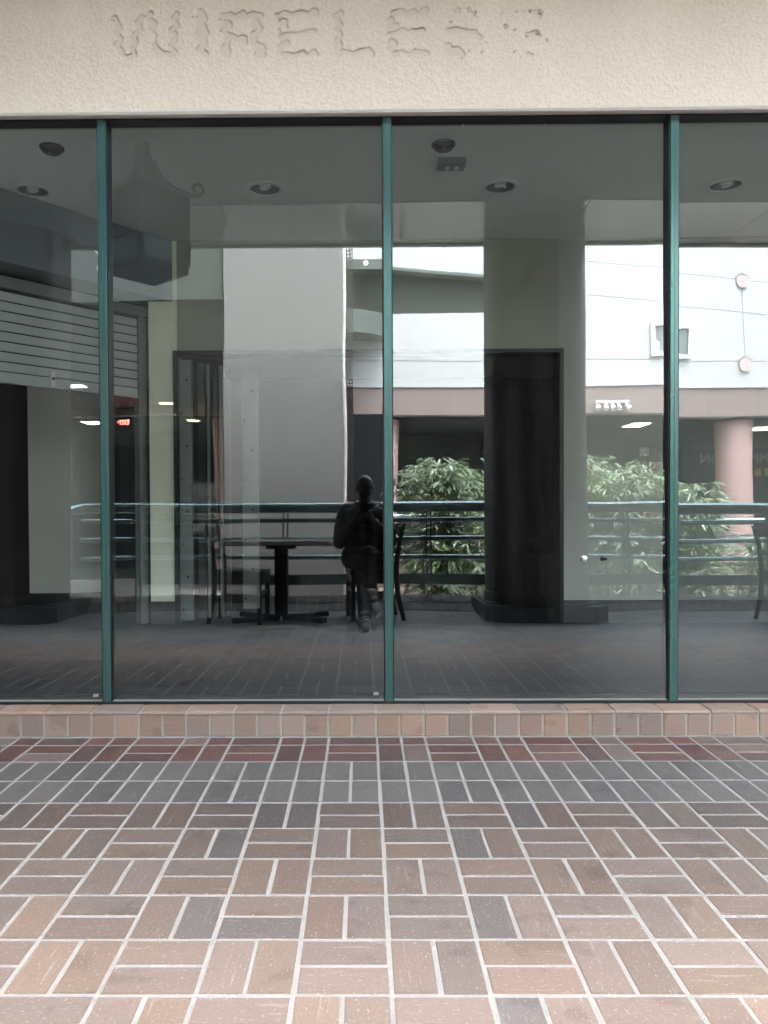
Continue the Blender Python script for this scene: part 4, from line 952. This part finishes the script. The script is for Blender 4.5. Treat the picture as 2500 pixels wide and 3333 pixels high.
# far railing
fr_ = root('far_railing', 'pale railing across the courtyard in front of the pink pillars', 'railing', (4, -14.1, -.9))
for z, r_ in ((.90, .04), (.55, .022), (.2, .022), (-.15, .022)):
    bm = tube(B(), [(-1, -14.1, z), (14, -14.1, z)], r_, 8); obj('rail', bm, M['teal_dark'] if z < .8 else M['rail'], fr_, world=True)
for x in (-1, 1.5, 3.2, 5.5, 7.3, 8.3, 10.2, 12, 14):
    bm = B(); box(bm, x-.03, x+.03, -14.13, -14.07, -.9, .9); obj('post', bm, M['rail'], fr_, world=True)
pl = root('planter_wall', 'low brown planter wall across the courtyard below the bamboo', 'planter', (4, -9, -.9))
bm = B(); box(bm, -1, 9, -9.3, -9.0, -.9, .18); box(bm, -1.02, 9.02, -9.32, -8.98, .18, .23, .01); obj('planter_face', bm, M['soil'], pl, world=True)
bm = B(); box(bm, -1, 12, -9.0, -4.5, -.9, -.25); o = obj('planting_bed', bm, M['soil']); o['kind'] = 'structure'

# ------------------------------------------------------------------ bamboo
GREEN = np.array([(.22, .28, .19), (.31, .38, .27), (.15, .22, .13), (.23, .32, .16), (.37, .43, .34), (.16, .23, .14), (.40, .44, .30)])
def bamboo(lab, x0, x1, y0, y1, ztops, nculm, seed, nspray):
    g_ = np.random.default_rng(seed); t = root('bamboo_clump', lab, 'bamboo', ((x0+x1)/2, (y0+y1)/2, -.25), group='bamboo clumps beyond the railing')
    bm = B(); lv, lf, lt_ = [], [], []
    def leaf(p, d, L, wd, col):
        d = d/np.linalg.norm(d); side = np.cross(d, [0, 0, 1.]); side /= np.linalg.norm(side)+1e-6; up_ = np.cross(side, d)
        side = side*math.cos(tw := g_.uniform(-.7, .7))+up_*math.sin(tw); up_ = np.cross(side, d); n0 = len(lv)
        sag = np.array([0, 0, -1.])*L*g_.uniform(.08, .30)
        m1 = p+d*L*.33+sag*.16; m2 = p+d*L*.68+sag*.5; tip = p+d*L+sag
        for q_ in (p, m1-side*wd*.5, m1-up_*wd*.10, m1+side*wd*.5, m2-side*wd*.4, m2-up_*wd*.08, m2+side*wd*.4, tip): lv.append(tuple(q_)); lt_.append((*col, 1))
        for f in ((0, 2, 1), (0, 3, 2), (1, 2, 5, 4), (2, 3, 6, 5), (4, 5, 7), (5, 6, 7)): lf.append(tuple(n0+i for i in f))
    for c in range(nculm):
        bx, by = g_.uniform(x0, x1)*.6+(x0+x1)/2*.4, g_.uniform(y0, y1); lean = np.array([g_.normal(0, .10), g_.normal(.05, .07), 0])
        xr = (bx-x0)/(x1-x0); zt_ = np.interp(xr, np.linspace(0, 1, len(ztops)), ztops)*g_.uniform(.80, 1.0)
        H_ = zt_+.25; P = lambda s_: np.array([bx, by, -.25])+np.array([0, 0, H_*s_*(1-.06*s_)])+lean*H_*s_**1.8+np.array([0, 0, -.10*s_**4])
        tube(bm, [tuple(P(s_)) for s_ in np.linspace(0, 1, 9)], [.011*(1-.75*s_)+.002 for s_ in np.linspace(0, 1, 9)], 6)
        for k in range(nspray):
            s_ = g_.uniform(.06, 1.0); p = P(s_); a = g_.uniform(0, 2*math.pi); ln = g_.uniform(.10, .42)*(1.15-.5*s_)
            e = p+np.array([math.cos(a)*ln, math.sin(a)*ln, g_.uniform(-.02, .20)*ln*2])
            if not (x0-.22 < e[0] < x1+.35): continue
            if k % 3 == 0: tube(bm, [tuple(p), tuple((p+e)/2+np.array([0, 0, .02])), tuple(e)], .0022, 4)
            col0 = GREEN[g_.integers(len(GREEN))]
            for j in range(g_.integers(4, 8)):
                aa = a+g_.normal(0, .75); d = np.array([math.cos(aa), math.sin(aa), g_.uniform(-.75, .25)]); col = col0*g_.uniform(.75, 1.25)
                if g_.random() < .02: col = np.array([.36, .30, .10])
                leaf(e+g_.normal(0, .015, 3), d, g_.uniform(.09, .18), g_.uniform(.018, .031), col)
    obj('culms', bm, M['culm'], t, world=True, smooth=60)
    me = bpy.data.meshes.new('foliage'); me.from_pydata(lv, [], lf); me.update()
    at = me.color_attributes.new('tone', 'FLOAT_COLOR', 'POINT'); at.data.foreach_set('color', np.array(lt_, dtype=np.float32).ravel())
    o = obj('foliage', me, M['leaf'], t); o.location = -chain(t); o['kind'] = 'stuff'
bamboo('bamboo clump left of the near round column, behind the seated man', .92, 2.05, -7.6, -6.4, [1.75, 1.98, 1.76, 1.34], 38, 3, 64)
bamboo('tall bamboo clump right of the near round column', 2.87, 5.45, -7.8, -6.3, [1.92, 2.06, 1.86, 1.52, 1.2], 56, 4, 66)
bamboo('low bamboo clump at the right edge of the view', 5.45, 7.6, -8.0, -6.6, [.75, 1.0, 1.28, 1.33], 32, 5, 52)
